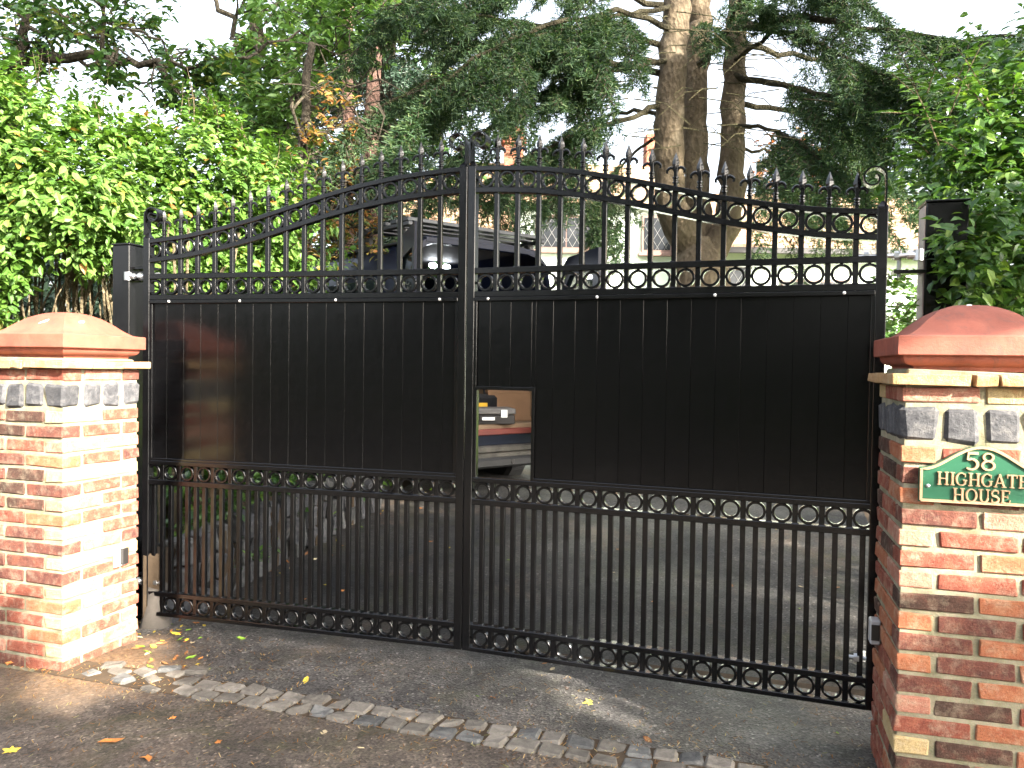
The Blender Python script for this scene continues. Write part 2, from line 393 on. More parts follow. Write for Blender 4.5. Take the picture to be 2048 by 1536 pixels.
def asphalt(name, c1, c2, c3, moss=0.0, wet=0.0, spec=0.35):
    m, nt, b = new_mat(name); v = coords(nt)
    n = noise(nt, 1.6, 7, 0.7, v, 0.6); r = ramp(nt, [(0.34, c1), (0.5, c2), (0.68, c3)]); nt.links.new(n.outputs[0], r.inputs[0])
    vo = N(nt, 'ShaderNodeTexVoronoi'); vo.inputs['Scale'].default_value = 120; nt.links.new(v, vo.inputs['Vector'])
    rs = ramp(nt, [(0.0, 0.3), (0.5, 0.9), (0.85, 1.35), (0.95, 3.2)]); nt.links.new(vo.outputs['Color'], rs.inputs[0])
    c = mixc(nt, 1.0, r.outputs[0], rs.outputs[0], 'MULTIPLY')
    n9 = noise(nt, 5.5, 9, 0.75, v, 0.5); r9 = ramp(nt, [(0.36, 0.5), (0.52, 1.0), (0.68, 1.55)]); nt.links.new(n9.outputs[0], r9.inputs[0]); c = mixc(nt, 1.0, c, r9.outputs[0], 'MULTIPLY')
    if moss:
        n2 = noise(nt, 2.3, 8, 0.75, v, 0.8); r2 = ramp(nt, [(0.52, 0.0), (0.66, moss)]); nt.links.new(n2.outputs[0], r2.inputs[0])
        c = mixc(nt, r2.outputs[0], c, (0.06, 0.06, 0.022))
        n5 = noise(nt, 1.1, 6, 0.7, v, 0.4); r5 = ramp(nt, [(0.55, 0.0), (0.7, 0.55)]); nt.links.new(n5.outputs[0], r5.inputs[0])
        c = mixc(nt, r5.outputs[0], c, (0.17, 0.115, 0.075))
    vc = N(nt, 'ShaderNodeTexVoronoi', feature='DISTANCE_TO_EDGE'); vc.inputs['Scale'].default_value = 1.7; nd = noise(nt, 4, 6, .7, v); vv = N(nt, 'ShaderNodeVectorMath', operation='ADD'); nt.links.new(v, vv.inputs[0]); nt.links.new(nd.outputs[1], vv.inputs[1]); nt.links.new(vv.outputs[0], vc.inputs['Vector'])
    rc_ = ramp(nt, [(0.0, 0.35), (0.012, 1.0)]); nt.links.new(vc.outputs[0], rc_.inputs[0]); c = mixc(nt, .7, c, rc_.outputs[0], 'MULTIPLY')
    c = sandy_mix(nt, v, c)
    nt.links.new(c, b.inputs['Base Color'])
    n3 = noise(nt, 0.9, 5, 0.6, v); rr = ramp(nt, [(0.4, 0.62 - wet), (0.6, 0.85 - wet * 0.5)]); nt.links.new(n3.outputs[0], rr.inputs[0]); nt.links.new(rr.outputs[0], b.inputs['Roughness'])
    b.inputs['Specular IOR Level'].default_value = spec
    n4 = noise(nt, 260, 3, 0.7, v); h = math_n(nt, 'ADD', n4.outputs[0], vo.outputs[0]); bump(nt, b, h, 1.0, 0.008); return m
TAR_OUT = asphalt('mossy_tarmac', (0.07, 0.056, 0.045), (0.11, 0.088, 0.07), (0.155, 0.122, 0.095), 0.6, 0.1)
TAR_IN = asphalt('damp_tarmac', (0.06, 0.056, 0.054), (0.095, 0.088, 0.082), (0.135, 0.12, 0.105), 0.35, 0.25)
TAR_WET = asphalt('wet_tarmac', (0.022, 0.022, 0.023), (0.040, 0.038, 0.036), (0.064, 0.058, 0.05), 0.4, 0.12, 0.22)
EARTH = simple('earth', (0.06, 0.043, 0.028), 0.95, 0, 0.15, 0.4, 5, 0.8, 60, False)
LAWN = simple('lawn', (0.13, 0.20, 0.045), 0.9, 0, 0.2, 0.35, 3, 0.6, 90, False)

def sheet(name, afn, a0, a1, b0, b1, na, nb, dz, mat):
    A = np.linspace(a0, a1, na); B = np.linspace(b0, b1, nb)
    V = []
    for b in B:
        for a in A:
            p = ab(a, b); V.append((p[0], p[1], float(gz(p[0], p[1])) + dz))
    F = [(j * na + i, j * na + i + 1, (j + 1) * na + i + 1, (j + 1) * na + i) for j in range(nb - 1) for i in range(na - 1)]
    return tag(obj(name, mesh_np(name, V, np.array(F), mat, True)), kind='structure')
def axis(lo, hi, core, step):
    return np.unique(np.concatenate([np.arange(-core, core + 1e-6, step), np.linspace(core, hi, 12), np.linspace(lo, -core, 12)]))
xs = axis(-300, 300, 10, 0.5); ys = axis(-300, 600, 10, 0.5)
V = [(x, y, float(gz(x, y)) - 0.05) for y in ys for x in xs]; nx = len(xs)
F = [(j * nx + i, j * nx + i + 1, (j + 1) * nx + i + 1, (j + 1) * nx + i) for j in range(len(ys) - 1) for i in range(nx - 1)]
tag(obj('ground', mesh_np('ground', V, np.array(F), EARTH, True)), kind='structure')
sheet('pavement', None, -14, 14, -9.0, -0.165, 30, 24, 0.004, TAR_OUT)
sheet('earth_bed', None, -9, 16, 0.05, 20, 40, 80, 0.0, EARTH)
sheet('drive_apron', None, -0.28, 3.15, 0.0, 0.72, 30, 14, 0.004, TAR_IN)
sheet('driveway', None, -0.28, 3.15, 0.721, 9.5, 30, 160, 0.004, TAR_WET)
sheet('lawn', None, 3.3, 16, 2.2, 20, 40, 80, 0.006, LAWN)

# granite sett strip: every sett a piece of its own
strip = sheet('sett_strip', None, -0.3, 3.3, -0.163, -0.002, 20, 3, 0.0045, EARTH); strip.name = 'sett_strip'
def lump(name, sx, sy, sz, mat, jit, rnd):
    V, q, t = cbox_data(-sx / 2, sx / 2, -sy / 2, sy / 2, -sz / 2, sz / 2, 0.009, jit, rnd)
    return mesh_np(name, V, [q, t], mat, False)
rs = random.Random(3)
def place_sett(a, b, sa, sb, rot, top, mat):
    p = ab(a, b); me = lump('sett', sa, sb, 0.06, mat, 0.0035, rs)
    obj('sett', me, strip, (p[0], p[1], float(gz(*p)) + top - 0.03), (rs.gauss(0, 0.02), rs.gauss(0, 0.02), rot - math.radians(17.2)))
for row, b in enumerate((-0.044, -0.128)):
    a = 0.30 + 0.05 * row
    while a < 3.1:
        w = rs.uniform(0.082, 0.104)
        place_sett(a + w / 2, b + rs.gauss(0, 0.004), w - 0.006, 0.075 + rs.uniform(-0.005, 0.006), rs.gauss(0, 0.045), 0.0125 + rs.uniform(-0.002, 0.003), SETT if rs.random() < 0.78 else SETT2)
        a += w
for (a, b) in ((0.02, -0.05), (0.12, -0.02), (0.10, -0.115), (0.2, -0.07), (0.25, 0.0), (0.26, -0.15), (-0.07, -0.10), (-0.05, -0.01), (0.31, 0.05), (0.19, 0.03)):
    place_sett(a, b, rs.uniform(0.07, 0.1), rs.uniform(0.055, 0.07), rs.uniform(-0.5, 0.5), 0.012 + rs.uniform(-0.004, 0.006), SETT if rs.random() < 0.6 else SETT2)

WHITE = simple('white_plastic', (0.75, 0.75, 0.73), 0.45, 0, 0.5, 0.04)
# ================================================================ BRICK GATE PIERS
COURSE = 0.059
def square_loft(prof, mat, name, parent, seg=8):
    """four-sided lofted cap: prof = [(half width, z)]"""
    V = []; F = []
    n = len(prof)
    for s in range(4):
        a = s * PI / 2; ca, sa = math.cos(a), math.sin(a); o = len(V)
        for (h, z) in prof:
            for k in range(seg + 1):
                t = -1 + 2 * k / seg; x, y = t * h, -h
                V.append((x * ca - y * sa, x * sa + y * ca, z))
        for i in range(n - 1):
            for k in range(seg):
                p = o + i * (seg + 1) + k; F.append((p, p + 1, p + seg + 2, p + seg + 1))
    me = mesh_np(name, V, np.array(F), mat, True); me.set_sharp_from_angle(angle=math.radians(38))
    return obj(name, me, parent)

def pier(label, corner, yaw, base_z, cols, seed):
    """corner = gate-side front corner.  local x runs away from the gate opening side? -> see sx"""
    rn = random.Random(seed); W = 0.40
    sx = cols['sx']                                   # +1: body extends along +x from the corner, -1: along -x
    root = thing('gate_pier', label, 'gate pier', (corner[0], corner[1], base_z), -yaw)
    def X(u0, u1): return (u0, u1) if sx > 0 else (-u1, -u0)
    core = MB()
    x0, x1 = X(0.006, W - 0.006); core.box(x0, x1, 0.006, W - 0.006, -0.1, 1.235 - base_z, 0.002)
    core.build('mortar', MORTAR, root)
    J = 0.0135
    z_st0, z_st1 = 1.052 - base_z, 1.156 - base_z
    ncourse = int(math.ceil((z_st0 + 0.08) / COURSE))
    def brick(u0, u1, y0, y1, z0, z1, m, name='brick', b=0.0034):
        jt = 0.0024 if name == 'stone' else 0.0014
        a, c = X(u0, u1); o = 0.0012
        V, q, t = cbox_data(a, c, y0, y1, z0, z1, b, jt, rn)
        ctr = V.mean(0)
        ob = obj(name, mesh_np(name, V - ctr, [q, t], m), root, ctr + np.array([rn.gauss(0, o), rn.gauss(0, o), rn.gauss(0, o * 0.6)]), (rn.gauss(0, 0.004), rn.gauss(0, 0.004), rn.gauss(0, 0.006)))
        return ob
    H = (W - 2 * J - 0.193) / 2
    def ring_course(z0, z1, typ, pick):
        hb, st = H, W / 2 - J / 2
        if typ == 0:   # front: header, stretcher, header ; sides: stretcher, stretcher
            brick(0, hb, 0, st, z0, z1, pick('corner_h')); brick(hb + J, W - hb - J, 0, hb, z0, z1, pick('front_s')); brick(W - hb, W, 0, st, z0, z1, pick('far_h'))
            brick(0, hb, st + J, W, z0, z1, pick('side_s')); brick(W - hb, W, st + J, W, z0, z1, pick('far_h')); brick(hb + J, W - hb - J, W - hb, W, z0, z1, pick('far_h'))
        else:          # front: two stretchers ; sides: header, stretcher, header
            brick(0, st, 0, hb, z0, z1, pick('corner_s')); brick(st + J, W, 0, hb, z0, z1, pick('front_s2'))
            brick(0, hb, hb + J, W - hb - J, z0, z1, pick('side_s')); brick(W - hb, W, hb + J, W - hb - J, z0, z1, pick('far_h'))
            brick(0, st, W - hb, W, z0, z1, pick('side_h')); brick(st + J, W, W - hb, W, z0, z1, pick('far_h'))
    def pick(kind):
        names, wts = cols.get(kind, cols['any']); return BR[rn.choices(names, wts)[0]]
    z = z_st0 - 0.012
    k = 0
    while z > -0.08:
        ring_course(z - COURSE + J, z, (k + cols['phase']) % 2, pick); z -= COURSE; k += 1
    # band of squared granite setts
    n = 4; pitch = W / n
    def sz(): return z_st0 + rn.uniform(-0.002, 0.006), z_st1 + 0.001 - rn.uniform(0, 0.009)
    for i in range(n):
        a0 = -0.004 if i == 0 else i * pitch + rn.uniform(0.004, 0.008); a1 = W + 0.004 if i == n - 1 else (i + 1) * pitch - rn.uniform(0.004, 0.008)
        for y in (-0.004, W - 0.086): brick(a0, a1, y, y + 0.09, *sz(), GRANITE, 'stone', 0.012)
        if 0 < i < n - 1:
            for u in (-0.004, W - 0.086): brick(u, u + 0.09, i * pitch + rn.uniform(0.003, 0.008), (i + 1) * pitch - rn.uniform(0.003, 0.008), *sz(), GRANITE, 'stone', 0.012)
    # brick course above
    ring_course(z_st1 + 0.008, z_st1 + 0.052, 1, lambda kd: BR[rn.choices(['red', 'pink', 'purple', 'buff'], [4, 3, 2, 2])[0]])
    # projecting creasing tiles
    zt = 1.2125 - base_z
    L = W + 0.066
    cuts = [0, 0.195, 0.205, 0.262, 0.268, L] if cols['sx'] > 0 else [0, 0.21, 0.215, 0.27, 0.275, L]
    for (c0, c1) in ((cuts[0], cuts[1]), (cuts[2], cuts[3]), (cuts[4], cuts[5])):
        for y in (-0.033, W + 0.033 - 0.15): brick(-0.033 + c0, -0.033 + c1 - 0.002, y, y + 0.15, zt, zt + 0.03, TILE, 'tile', 0.002)
    for u in (-0.033, W + 0.033 - 0.15): brick(u, u + 0.15, 0.119, W - 0.119, zt, zt + 0.03, TILE, 'tile', 0.002)
    bed = MB(); x0, x1 = X(0.015, W - 0.015); bed.box(x0, x1, 0.015, W - 0.015, zt + 0.02, zt + 0.043, 0.006, 0.003); bed.build('mortar_bed', MORTAR, root)
    # terracotta cap: neck, ovolo, square block, ogee dome
    zb = zt + 0.040
    pr = [(0.168, 0), (0.170, 0.012), (0.176, 0.015)]
    for i in range(7):
        t = i / 6 * PI / 2; pr.append((0.178 + 0.024 * math.sin(t), 0.016 + 0.026 * (1 - math.cos(t))))
    pr += [(0.203, 0.0435), (0.216, 0.0435), (0.2185, 0.046), (0.2185, 0.096), (0.216, 0.099)]
    for i in range(1, 25):
        t = i / 24; h = 0.216 * (1 - t)
        zz = 0.099 + 0.098 * float(np.interp(t, [0, .07, .15, .27, .39, .55, .66, .77, .9, 1], [0, .008, .035, .21, .46, .735, .86, .95, .99, 1]))
        pr.append((max(h, 0.0005), zz))
    cx = sx * W / 2
    cap = square_loft(pr, TERRA, 'pier_cap', root, 10); cap.location = (cx, W / 2, zb)
    for (fx, fy, t, dx, ln, rot) in cols['drops']:
        h = 0.216 * (1 - t); zz = zb + 0.099 + 0.098 * float(np.interp(t, [0, .07, .15, .27, .39, .55, .66, .77, .9, 1], [0, .008, .035, .21, .46, .735, .86, .95, .99, 1]))
        px_ = cx + fx * h + (dx if fy else 0); py_ = W / 2 + fy * h + (dx if fx else 0)
        m = MB(); m.tube([(-ln, 0, -.001), (-ln * .6, .002, 0), (0, -.001, .001), (ln * .5, .002, 0), (ln, 0, -.001)], [.002, .0055, .0075, .005, .001], 6)
        d = m.build('bird_dropping', WHITE, root, True); n_ = Vector((fx * .6, fy * .6, 1)).normalized(); d.location = (px_, py_, zz); d.rotation_euler = (n_.to_track_quat('Z', 'Y') @ Matrix.Rotation(rot, 3, 'Z').to_quaternion()).to_euler(); d.scale = (1, 1, .3)
    return root

PL = np.array([-1.7766, 3.1648]); PLY = math.radians(18); PR = np.array([1.101, 2.25]); PRY = math.radians(16)
pier('sunlit left brick pier beside the hedge, red terracotta cap and no sign', PL, PLY, 0.0,
     dict(sx=-1, phase=0, drops=[(0, -1, .45, .02, .028, .9), (1, 0, .45, -.03, .022, .3)], corner_h=(['buff', 'pink', 'orange'], [6, 2, 2]), front_s=(['red', 'dark', 'purple'], [5, 4, 2]), corner_s=(['red', 'purple', 'orange'], [4, 4, 2]), front_s2=(['purple', 'red', 'dark'], [3, 3, 2]),
          side_s=(['pink', 'red', 'buff'], [3, 5, 1]), side_h=(['pink', 'purple', 'red'], [2, 2, 4]), any=(['red', 'purple', 'pink'], [1, 1, 1])), 11)
pier('right brick pier that carries the green house name sign', PR, PRY, 0.0,
     dict(sx=1, phase=0, drops=[(0, -1, .82, .0, .008, .4)], corner_h=(['orange', 'pink', 'buff'], [4, 2, 1]), front_s=(['dark', 'purple', 'red'], [4, 3, 2]), corner_s=(['purple', 'dark', 'red'], [4, 3, 2]), front_s2=(['orange', 'red', 'pink'], [5, 2, 2]),
          side_s=(['red', 'dark', 'orange'], [3, 2, 2]), side_h=(['red', 'dark'], [2, 1]), any=(['red', 'orange', 'purple'], [1, 1, 1])), 12)
FR_L = np.array([math.cos(PLY), -math.sin(PLY)]); SD_L = np.array([math.sin(PLY), math.cos(PLY)])
FR_R = np.array([math.cos(PRY), -math.sin(PRY)]); SD_R = np.array([math.sin(PRY), math.cos(PRY)])

# ================================================================ HOUSE SIGN
sign = thing('house_sign', 'green arched house name plate reading 58 HIGHGATE HOUSE on the right pier', 'sign', (PR[0], PR[1], 0.0), -PRY)
SIGN_G, _nt, _b = new_mat('green_enamel'); _v = coords(_nt); _n = noise(_nt, 45, 6, 0.75, _v, 1.5)
_r = ramp(_nt, [(0.56, (0.008, 0.075, 0.036)), (0.66, (0.022, 0.105, 0.055)), (0.80, (0.25, 0.36, 0.28))]); _nt.links.new(_n.outputs[0], _r.inputs[0]); _nt.links.new(_r.outputs[0], _b.inputs['Base Color']); _b.inputs['Roughness'].default_value = 0.45
BRASS = simple('aged_brass', (0.50, 0.33, 0.20), 0.42, 0.45, 0.5, 0.2, 60)
def ribbon(mb, pts, w, y0, y1):
    """flat stroke extruded in y: pts (x,z), w widths"""
    P = np.asarray(pts, float); n = len(P); w = np.broadcast_to(np.asarray(w, float), (n,))
    T = np.gradient(P, axis=0); T /= np.linalg.norm(T, axis=1)[:, None] + 1e-12; Nn = np.stack([-T[:, 1], T[:, 0]], 1)
    A = P + Nn * w[:, None] / 2; B = P - Nn * w[:, None] / 2
    V = []
    ins = 0.82
    A2 = P + Nn * w[:, None] / 2 * ins; B2 = P - Nn * w[:, None] / 2 * ins
    for i in range(n):
        V += [(A[i, 0], y1, A[i, 1]), (A2[i, 0], y0, A2[i, 1]), (B2[i, 0], y0, B2[i, 1]), (B[i, 0], y1, B[i, 1])]
    F = []
    for i in range(n - 1):
        a, b = i * 4, i * 4 + 4
        for k in range(4): F.append((a + k, a + (k + 1) % 4, b + (k + 1) % 4, b + k))
    F += [(0, 1, 2, 3), ((n - 1) * 4 + 3, (n - 1) * 4 + 2, (n - 1) * 4 + 1, (n - 1) * 4)]
    mb.add(V, np.array(F))
uc, zb_, zs_, zt_ = 0.1975, 0.889, 0.985, 1.050; hw = 0.154
def arch(off=0.0, n=22):
    pts = []
    for i in range(n + 1):
        t = i / n; x = -hw + off + (2 * hw - 2 * off) * t; s = abs(2 * t - 1)
        k = 0.5 + 0.5 * math.cos(PI * min(1, s * 1.04)); k = k ** 0.85
        pts.append((uc + x, zs_ - off + (zt_ - zs_) * k))
    return pts
outl = [(uc - hw, zb_)] + arch() + [(uc + hw, zb_)]
mb = MB(); n = len(outl)
mb.add([(x, -0.016, z) for x, z in outl] + [(x, -0.004, z) for x, z in outl], np.array([(i, (i + 1) % n, n + (i + 1) % n, n + i) for i in range(n)]))
mb.add([(x, -0.016, z) for x, z in outl], np.array([list(range(n))])); mb.build('plate', SIGN_G, sign)
mb = MB(); rim = [(uc - hw + 0.0045, zb_ + 0.0045)] + arch(0.0045) + [(uc + hw - 0.0045, zb_ + 0.0045)]
ribbon(mb, rim, 0.008, -0.0215, -0.0155); ribbon(mb, [rim[-1], rim[0]], 0.008, -0.0212, -0.0155); mb.build('rim', BRASS, sign)
mb = MB()
for s in (-1, 1):
    mb.tube([(uc + s * (hw - 0.022), -0.0155, 0.934), (uc + s * (hw - 0.022), -0.019, 0.934), (uc + s * (hw - 0.022), -0.0205, 0.934)], [0.0055, 0.005, 0.002], 10)
mb.build('screw', STEEL, sign)
def arcp(cx, cz, rx, rz, a0, a1, n=14): return [(cx + rx * math.cos(math.radians(a0 + (a1 - a0) * i / n)), cz + rz * math.sin(math.radians(a0 + (a1 - a0) * i / n))) for i in range(n + 1)]
def ellw(a0, a1, n, thick, thin): return [thin + (thick - thin) * abs(math.cos(math.radians(a0 + (a1 - a0) * i / n))) ** 1.3 for i in range(n + 1)]
def glyph(c):
    """strokes in a unit-height box: list of (points, widths); returns (strokes, advance)"""
    TK, TN = 0.17, 0.075
    def stem(x, z0=0, z1=1): return [([(x, z0), (x, z1)], TK), ([(x - 0.16, z0 + 0.035), (x + 0.16, z0 + 0.035)], 0.07), ([(x - 0.16, z1 - 0.035), (x + 0.16, z1 - 0.035)], 0.07)]
    if c == 'H': return stem(0.2) + stem(0.74) + [([(0.2, 0.5), (0.74, 0.5)], TN)], 0.98
    if c == 'I': return stem(0.2), 0.43
    if c == 'G': return [(arcp(0.42, 0.5, 0.36, 0.47, 48, 322), ellw(48, 322, 14, TK, TN)), ([(0.70, 0.12), (0.70, 0.44)], 0.14), ([(0.54, 0.43), (0.84, 0.43)], 0.07), ([(0.70, 0.66), (0.70, 0.92)], 0.06)], 0.9
    if c == 'A': return [([(0.42, 1.0), (0.75, 0.05)], TK), ([(0.42, 1.0), (0.13, 0.05)], TN), ([(0.22, 0.33), (0.63, 0.33)], TN), ([(0.0, 0.035), (0.27, 0.035)], 0.07), ([(0.58, 0.035), (0.92, 0.035)], 0.07)], 0.92
    if c == 'T': return [([(0.4, 0), (0.4, 1)], TK), ([(0.04, 0.955), (0.76, 0.955)], 0.09), ([(0.07, 0.72), (0.055, 0.97)], 0.06), ([(0.73, 0.72), (0.745, 0.97)], 0.06), ([(0.24, 0.035), (0.56, 0.035)], 0.07)], 0.82
    if c == 'E': return stem(0.2) + [([(0.2, 0.955), (0.66, 0.955)], 0.085), ([(0.2, 0.51), (0.54, 0.51)], TN), ([(0.2, 0.045), (0.7, 0.045)], 0.09), ([(0.65, 0.74), (0.665, 0.97)], 0.06), ([(0.67, 0.03), (0.71, 0.28)], 0.06), ([(0.53, 0.4), (0.53, 0.62)], 0.055)], 0.78
    if c == 'O': return [(arcp(0.44, 0.5, 0.37, 0.465, 0, 360, 22), ellw(0, 360, 22, TK, TN))], 0.92
    if c == 'U': return [([(0.2, 1), (0.2, 0.34)], TK), (arcp(0.46, 0.34, 0.26, 0.30, 180, 360), ellw(180, 360, 14, TK, TN)), ([(0.72, 0.34), (0.72, 1)], TN), ([(0.03, 0.965), (0.37, 0.965)], 0.07), ([(0.58, 0.965), (0.86, 0.965)], 0.07)], 0.92
    if c == 'S': return [(arcp(0.34, 0.735, 0.24, 0.225, 40, 250, 10) + arcp(0.34, 0.27, 0.26, 0.235, 75, -150, 12), [0.08] + [0.13] * 6 + [0.15, 0.17, 0.18, 0.18, 0.18, 0.18] + [0.16] * 7 + [0.12, 0.1, 0.08, 0.07]), ([(0.55, 0.7), (0.56, 0.95)], 0.06), ([(0.09, 0.05), (0.1, 0.32)], 0.06)], 0.7
    if c == '5': return [([(0.16, 0.93), (0.62, 0.93)], 0.15), ([(0.17, 1.0), (0.13, 0.56)], 0.10), ([(0.13, 0.57), (0.3, 0.61)] + arcp(0.3, 0.32, 0.29, 0.29, 80, -135, 14), [0.08, 0.13] + [0.10, 0.12, 0.14, 0.16, 0.17, 0.17, 0.17, 0.16, 0.14, 0.13, 0.12, 0.11, 0.1, 0.09, 0.08])], 0.72
    if c == '8': return [(arcp(0.36, 0.745, 0.22, 0.205, 0, 360, 20), ellw(0, 360, 20, 0.13, 0.08)), (arcp(0.36, 0.28, 0.27, 0.24, 0, 360, 20), ellw(0, 360, 20, 0.14, 0.09))], 0.74
def write(txt, cx, cz, h, width=None):
    gl = [glyph(c) for c in txt]; tot = sum(a for _, a in gl); sx = h if width is None else width / tot; x = cx - tot * sx / 2
    for (st, adv), ch in zip(gl, txt):
        mb = MB()
        for i, (p, w) in enumerate(st):
            P = [(x + a * sx, cz - h / 2 + b * h) for a, b in p]
            W_ = np.array(w) * (sx + h) / 2
            ribbon(mb, P, W_, -0.0225 - 0.00025 * i, -0.0155)
        mb.build('letter', BRASS, sign); x += adv * sx
write('58', uc - 0.004, 1.008, 0.049, 0.078); write('HIGHGATE', uc + 0.001, 0.957, 0.036, 0.224); write('HOUSE', uc, 0.914, 0.036, 0.142)

# ================================================================ DOUBLE GATE
CU = np.array([0.0, 0.036, 0.135, 0.30, 0.476, 0.65, 0.82, 1.0, 1.176, 1.35, 1.525, 1.6]); CZ = np.array([2.0655, 2.0645, 2.060, 2.046, 2.019, 1.982, 1.938, 1.891, 1.855, 1.826, 1.810, 1.806])
_fine = np.linspace(0, 1.6, 161); _z = np.interp(_fine, CU, CZ)
for _ in range(12): _z[1:-1] = 0.25 * _z[:-2] + 0.5 * _z[1:-1] + 0.25 * _z[2:]
def crest(u): return float(np.interp(abs(u), _fine, _z))
PITCHG = 0.09; C0 = 0.0345
POSTS = [C0 + PITCHG * k for k in range(1, 17)]; CELLS = [C0 + PITCHG * (k + 0.5) for k in range(17)]
# shared ring mesh (annulus with the four weld tabs), axis along y
def ring_mesh():
    mb = MB(); n = 24; ro, ri, hy = 0.0352, 0.0258, 0.0105; ch = 0.0016
    prof = [(ri, -hy + ch), (ri + ch, -hy), (ro - ch, -hy), (ro, -hy + ch), (ro, hy - ch), (ro - ch, hy), (ri + ch, hy), (ri, hy - ch)]; m = len(prof)
    V = [(r * math.cos(2 * PI * i / n), y, r * math.sin(2 * PI * i / n)) for i in range(n) for r, y in prof]
    F = [(i * m + k, i * m + (k + 1) % m, ((i + 1) % n) * m + (k + 1) % m, ((i + 1) % n) * m + k) for i in range(n) for k in range(m)]
    mb.add(V, np.array(F))
    for dx, dz in ((1, 0), (-1, 0), (0, 1), (0, -1)):
        mb.box(dx * 0.0365 - 0.005, dx * 0.0365 + 0.005, -0.005, 0.005, dz * 0.0365 - 0.005, dz * 0.0365 + 0.005, 0.001)
    me = mb.mesh('ring', BLACK, True); me.set_sharp_from_angle(angle=math.radians(35)); return me
RING = ring_mesh()
def finial_mesh():
    mb = MB()
    mb.box(-0.0068, 0.0068, -0.0068, 0.0068, -0.004, 0.076, 0.001)
    for z, r, h in ((0.017, 0.0125, 0.004), (0.026, 0.0098, 0.004), (0.035, 0.0125, 0.004)):
        mb.tube([(0, 0, z - h), (0, 0, z - h * 0.4), (0, 0, z + h * 0.4), (0, 0, z + h)], [r * 0.75, r, r, r * 0.75], 10)
    bl = [(0.068, 0.006), (0.076, 0.0105), (0.086, 0.0135), (0.095, 0.0128), (0.106, 0.0092), (0.118, 0.0048), (0.130, 0.0005)]
    V = []
    for z, w in bl: V += [(-w, 0, z), (0, -0.0085 * min(1, w / 0.008) - 0.001, z), (w, 0, z), (0, 0.0085 * min(1, w / 0.008) + 0.001, z)]
    F = [(i * 4 + k, i * 4 + (k + 1) % 4, i * 4 + 4 + (k + 1) % 4, i * 4 + 4 + k) for i in range(len(bl) - 1) for k in range(4)]
    mb.add(V, np.array(F)); mb.add(V[-4:], np.array([(0, 1, 2, 3)]))
    for s in (-1, 1):
        mb.tube([(s * 0.003, 0, 0.058), (s * 0.010, 0, 0.070), (s * 0.018, 0, 0.0735), (s * 0.026, 0, 0.070), (s * 0.0325, 0, 0.063), (s * 0.033, 0, 0.055), (s * 0.0275, 0, 0.0545)], [0.0045, 0.0056, 0.006, 0.0056, 0.0052, 0.0046, 0.003], 6)
    return mb.mesh('spear_finial', BLACK)
FINIAL = finial_mesh()
def scroll_mesh(s):
    """flat bar: rises from the stile and curls towards side s"""
    pts = [(0, 0.0), (0, 0.03), (0.0005, 0.06), (0, 0.088)]
    r0 = 0.041
    for i in range(1, 35):
        t = i / 34; a = PI - t * 2.35 * PI; r = r0 * (1 - 0.62 * t)
        pts.append((s * (r0 + r * math.cos(a)), 0.092 - 0.004 * t + r * math.sin(a)))
    mb = MB(); P = np.array(pts); n = len(P); T = np.gradient(P, axis=0); T /= np.linalg.norm(T, axis=1)[:, None]; Nn = np.stack([-T[:, 1], T[:, 0]], 1)
    th, w = 0.0055, 0.023; V = []
    for i in range(n):
        a = P[i] + Nn[i] * th / 2; b = P[i] - Nn[i] * th / 2
        V += [(a[0], -w, a[1]), (b[0], -w, b[1]), (b[0], w, b[1]), (a[0], w, a[1])]
    F = [(i * 4 + k, i * 4 + (k + 1) % 4, i * 4 + 4 + (k + 1) % 4, i * 4 + 4 + k) for i in range(n - 1) for k in range(4)] + [(3, 2, 1, 0), ((n - 1) * 4, (n - 1) * 4 + 1, (n - 1) * 4 + 2, (n - 1) * 4 + 3)]
    mb.add(V, np.array(F)); me = mb.mesh('scroll', BLACK, True); me.set_sharp_from_angle(angle=math.radians(40)); return me
_cache = {}
def rod(name, u, z0, z1, welds, parent):
    """square bar with weld beads at the given heights; like lengths share one mesh"""
    key = (name, round(z1 - z0, 4), tuple(round(w - z0, 4) for w in welds))
    if key not in _cache:
        m = MB(); m.box(-.0094, .0094, -.0094, .0094, 0, z1 - z0, .0012)
        for w in welds: m.box(-.0122, .0122, -.0122, .0122, w - z0 - .0035, w - z0 + .0035, .003, .0007)
        _cache[key] = m.mesh(name, BLACK)
    return obj(name, _cache[key], parent, (u, 0, z0))
def cb(name, x0, x1, y0, y1, z0, z1, mat=BLACK, parent=None, b=0.0016):
    key = (name, round(x1 - x0, 5), round(y1 - y0, 5), round(z1 - z0, 5), mat.name)
    if key not in _cache:
        V, q, t = cbox_data(-(x1 - x0) / 2, (x1 - x0) / 2, -(y1 - y0) / 2, (y1 - y0) / 2, -(z1 - z0) / 2, (z1 - z0) / 2, b)
        _cache[key] = mesh_np(name, V, [q, t], mat)
    return obj(name, _cache[key], parent, ((x0 + x1) / 2, (y0 + y1) / 2, (z0 + z1) / 2))
ZR = dict(H=(0.066, 0.082), G=(0.158, 0.177), F=(0.676, 0.698), E=(0.769, 0.787), D=(1.530, 1.552), Cc=(1.626, 1.648))
